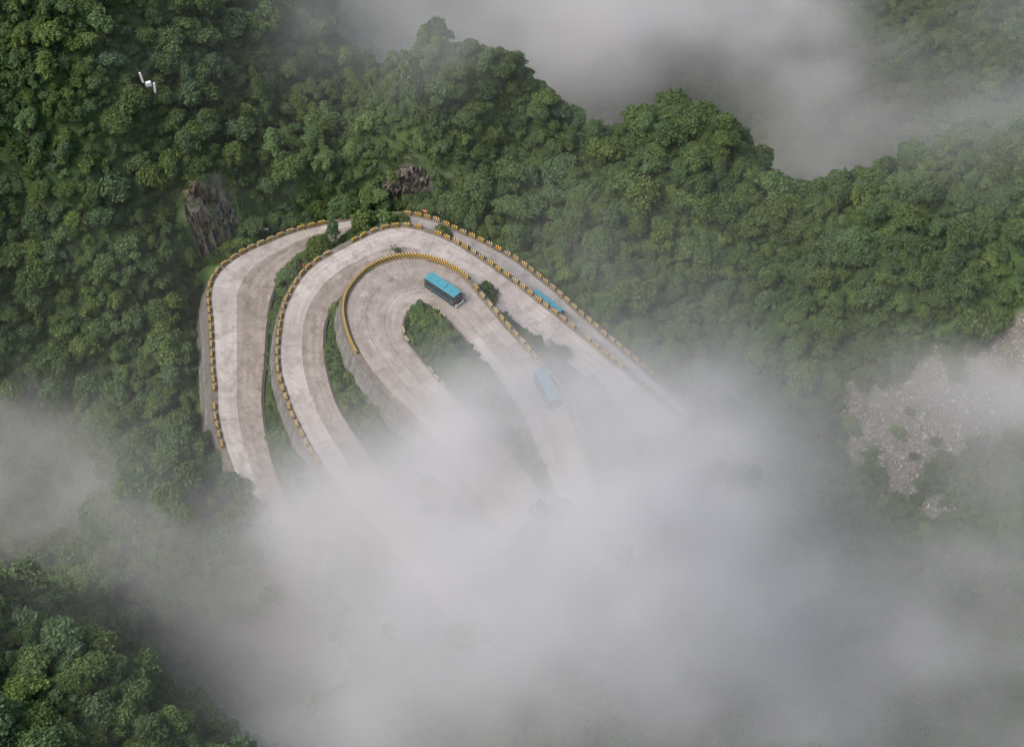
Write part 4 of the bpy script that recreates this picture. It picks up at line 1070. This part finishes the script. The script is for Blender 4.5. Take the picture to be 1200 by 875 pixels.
# ------------------------------------------------------------------ single shrubs, saplings and trees by the road
def plant(px, py, z, pid, s, label, name='shrub', sz=None):
    p = unproj(px, py, z); p[2] = min(z, float(ground(p[0], p[1])) + .8) if z < 99 else ground(p[0], p[1])
    return make_tree(p, pid, s, rng.uniform(0, 6.28), label, None, name, sz)
def shrub(px, py, pid, s, label, sz=None, name='shrub'):
    p = on_ground(px, py); return make_tree((p[0], p[1], p[2] - .1), pid, s, rng.uniform(0, 6.28), label, None, name, sz)
shrub(336, 337, 0, .82, 'round crowned small tree overhanging the worn inner lane of the lowest road', name='broadleaf_tree')
shrub(353, 317, 12, 1.1, 'dense bush beside the small tree between the lowest and middle roads')
shrub(366, 303, 10, 1.1, 'bushy shrub behind the middle road guard blocks, next to the dense bush')
shrub(378, 297, 11, .9, 'low light green shrub at the thin end of the planted strip')
shrub(430, 270, 10, 1.9, 'large leafy bush growing over the lowest road behind the middle bend', 1.4)
shrub(450, 266, 11, 1.9, 'yellowish bush crowding the lowest road beside an orange marker board', 1.2)
shrub(472, 262, 12, 1.1, 'low dark bush at the very head of the middle bend')
shrub(519, 277, 10, 1.2, 'bush hiding part of the lowest road past the head of the middle bend')
shrub(527, 280, 12, .7, 'small bush next to the one hiding the lowest road')
shrub(566, 350, 12, 1.5, 'dark bush just past the end of the striped parapet', 1.25)
shrub(574, 356, 10, 1.0, 'second bush past the end of the striped parapet, fading into mist')
shrub(652, 420, 10, 1.35, 'misty bush between the highest and middle roads beside the fogged bus')
shrub(690, 462, 12, 1.6, 'bush swallowed by fog between the highest and middle roads')
shrub(702, 476, 10, 1.4, 'faint bush deeper in the fog between the highest and middle roads')
shrub(427, 430, 11, .8, 'small bush sprouting from the banded stone wall')
for a, b, c, d in ((491,372,11,1.0),(502,368,11,1.0),(512,376,11,1.0),(498,384,11,1.1),(486,388,10,.95),(508,392,11,1.1),(520,384,10,.9),(495,400,12,1.0),(528,398,11,.95),(515,408,10,1.05),(483,400,11,.7)):
    p = on_ground(a, b); make_tree((p[0], p[1], p[2] - .15), c, d, rng.uniform(0, 6.28), 'leafy shrub packed into the planted island inside the highest bend', 'shrubs on the planted island', 'shrub')
for a, b, c, d in ((262,548,1,1.25),(238,540,5,1.3),(215,532,1,1.35),(276,575,8,1.2),(250,575,0,1.25),(225,570,8,1.3),(195,545,7,1.2),(180,570,1,1.3),(205,595,0,1.2),(285,600,1,1.1),(246,520,5,.95),(160,540,8,1.1),(290,640,1,1.2),(315,655,8,1.2),(335,665,0,1.2),(270,640,5,1.2),(300,670,1,1.1)):
    p = on_ground(a, b + 12); make_tree((p[0], p[1], p[2] - .2), c, d * 1.15, rng.uniform(0, 6.28), f'{LOOK[PROTO[c][5]]} tree clustered on the knoll against the foot of the tall retaining wall', 'trees clustered on the knoll', 'broadleaf_tree')
for rk, (O_, I_) in ROADS.items():
    for e, e2 in ((0, 3), (-1, -4)):
        out = .5 * (O_[e] + I_[e]) - .5 * (O_[e2] + I_[e2]); out /= np.linalg.norm(out)
        leg = 'near leg' if e == 0 else 'far leg'
        for k in range(6):
            f = (k % 5 + .5) / 5 * 1.3 - .15; q = lerp(O_[e], I_[e], f) + out * (1.6 + 2.4 * (k // 5)) + np.r_[rng.normal(0, .5, 2), 0]
            c = int(rng.integers(0, NTREE)); zq = max(float(ground(q[0], q[1])), O_[e, 2] - 3.0)
            make_tree((q[0], q[1], zq - .3), c, rng.uniform(.8, 1.1), rng.uniform(0, 6.28), f'tree swallowed by the fog where the {leg} of the {road_names[rk][1]} road fades out', f'trees in the fog at the {leg} of the {road_names[rk][1]} road', 'broadleaf_tree')
def sapling(px, py, h, n_, label, seed):
    r = np.random.default_rng(seed); p = on_ground(px, py); t = empty('sapling', tuple(p)); tag(t, label, 'sapling')
    bm = bmesh.new(); V, F = [], []; tips = []
    for k in range(5):
        a = r.uniform(0, 6.28); q = Vector((math.cos(a) * h * .3 * (k > 0), math.sin(a) * h * .3 * (k > 0), h * r.uniform(.7, 1))); st_ = Vector((0, 0, h * .25 * (k > 0)))
        u = Vector((.025, 0, 0)); w_ = Vector((0, .025, 0))
        b0 = [bm.verts.new(st_ + d) for d in (u, w_, -u, -w_)]; b1 = [bm.verts.new(q + d * .4) for d in (u, w_, -u, -w_)]
        for j in range(4): bm.faces.new((b0[j], b0[(j + 1) % 4], b1[(j + 1) % 4], b1[j]))
        tips += [np.array(st_.lerp(q, f)) for f in r.uniform(.45, 1.05, n_)]
    bm_obj('stem', bm, M_BARK, t)
    C = np.array(tips) + r.normal(0, .16, (len(tips), 3)); v, f = leaf_quads(C, r.normal(size=C.shape) * .6 + (0, 0, .8), r.uniform(.2, .42, len(C)), r)
    link(bpy.data.objects.new('leaves', np_mesh('leaves', v, f, [LEAF[3]], None, {'tint': ('POINT', 'FLOAT', np.repeat(r.random(len(C)), 4).astype(np.float32))})), t)
sapling(464, 299, 3.2, 9, 'spindly sapling rising beside the striped parapet, seen against pale concrete', 1)
sapling(468, 297, 1.6, 16, 'short leafy sapling at the foot of the spindly one', 2)
sapling(258, 505, 4.5, 14, 'thin open sapling reaching over the pale lane of the lowest road', 3)
sapling(266, 518, 3.2, 12, 'lower thin sapling over the pale lane of the lowest road', 4)
sapling(649, 412, 3.0, 16, 'spindly sapling in mist above the bush between two roads', 5)

# ------------------------------------------------------------------ small roadside things
def post(name, h, r, parent, loc=(0, 0, 0), mat=None): 
    o = cyl(name, r, h, (loc[0], loc[1], loc[2] + h / 2), mat or M_POST, parent, 'Z', 10); return o
def marker(px, py, z, h, w, hh, mat, rz, label):
    p = unproj(px, py, z); g = p[2]; t = empty('marker_board', (p[0], p[1], z - .1), rz); tag(t, label, 'marker')
    post('post', h, .05, t); bm = bmesh.new(); box(bm, -w / 2, w / 2, -.03, .03, h - hh, h + .05, .012); bd = bm_obj('board', bm, mat, t); bd.location = (0, -.06, 0)
    one_box('reflector', (-w * .3, w * .3, -.105, -.092, h - hh * .55, h - hh * .4), M_WHITE, t)
marker(356, 315, 4.4, 1.7, .5, .9, M_RED, .5, 'red marker board among the middle road guard blocks')
marker(456, 257, -.9, 1.5, 1.2, .45, M_ORANGE, 0, 'orange marker board poking out of bushes at the head of the lowest bend')
marker(498, 251, -.8, 1.3, 1.1, .45, M_ORANGE, -.25, 'orange marker board on the grass behind the lowest road guard blocks')
def mirror(px, py):
    p = on_ground(px, py); t = empty('traffic_mirror', tuple(p), .2); tag(t, 'small white backed traffic mirror on a post behind the lowest road guard blocks', 'mirror')
    post('post', 2.4, .05, t); bm = bmesh.new(); bmesh.ops.create_uvsphere(bm, u_segments=18, v_segments=10, radius=.42)
    for v in bm.verts: v.co.y *= .28
    d = bm_obj('disc', bm, M_WHITE, t, True); d.location = (0, -.1, 2.45); d.rotation_euler = (.5, 0, 0)
    bm = bmesh.new(); box(bm, -.45, .45, -.34, .06, 2.86, 2.91, .02); bm_obj('hood', bm, M_WHITE, t)
mirror(314, 279)
def mast():
    p = on_ground(178, 124); t = empty('antenna_mast', tuple(p)); tag(t, 'antenna mast with two white panels and a white box in the hillside trees', 'antenna')
    post('pole', 8.6, .06, t, (0, 0, 0), M_BARK); post('pole', 6.4, .06, t, (1.5, -.3, 0), M_BARK)
    for x, y, z, tilt in ((-.75, -.15, 6.6, -.08), (1.55, -.5, 4.3, .1)):
        bm = bmesh.new(); box(bm, -.22, .22, -.11, .11, -1.35, 1.35, .07); a = bm_obj('panel_antenna', bm, M_WHITE, t); a.location = (x, y, z + .8); a.rotation_euler = (.06, tilt, 0)
        one_box('bracket', (-.08, .5, .09, .16, .5, .58), M_POST, a)
    bm = bmesh.new(); box(bm, -.45, .45, -.3, .3, -.4, .4, .05); b = bm_obj('equipment_box', bm, M_WHITE, t); b.location = (.4, -.3, 5.9); b.scale = (1.2, 1.2, 1.2); b.rotation_euler = (0, 0, .5)
    one_box('cross_arm', (-.5, 1.5, -.05, .05, 5.3, 5.4), M_POST, t)
mast()
def pole_far():
    p = on_ground(945, 722); t = empty('utility_pole', tuple(p)); tag(t, 'pale utility pole standing faintly in the fog of the valley', 'pole')
    M_PC = simple('pale_concrete', (.62, .61, .58), .8)
    post('shaft', 9.0, .16, t, (0, 0, -.4), M_PC); one_box('cross_arm', (-.9, .9, -.06, .06, 7.9, 8.05), M_PC, t)
    for x in (-.8, 0, .8): cyl('insulator', .06, .3, (x, 0, 8.2), M_WHITE, t, 'Z', 8)
pole_far()
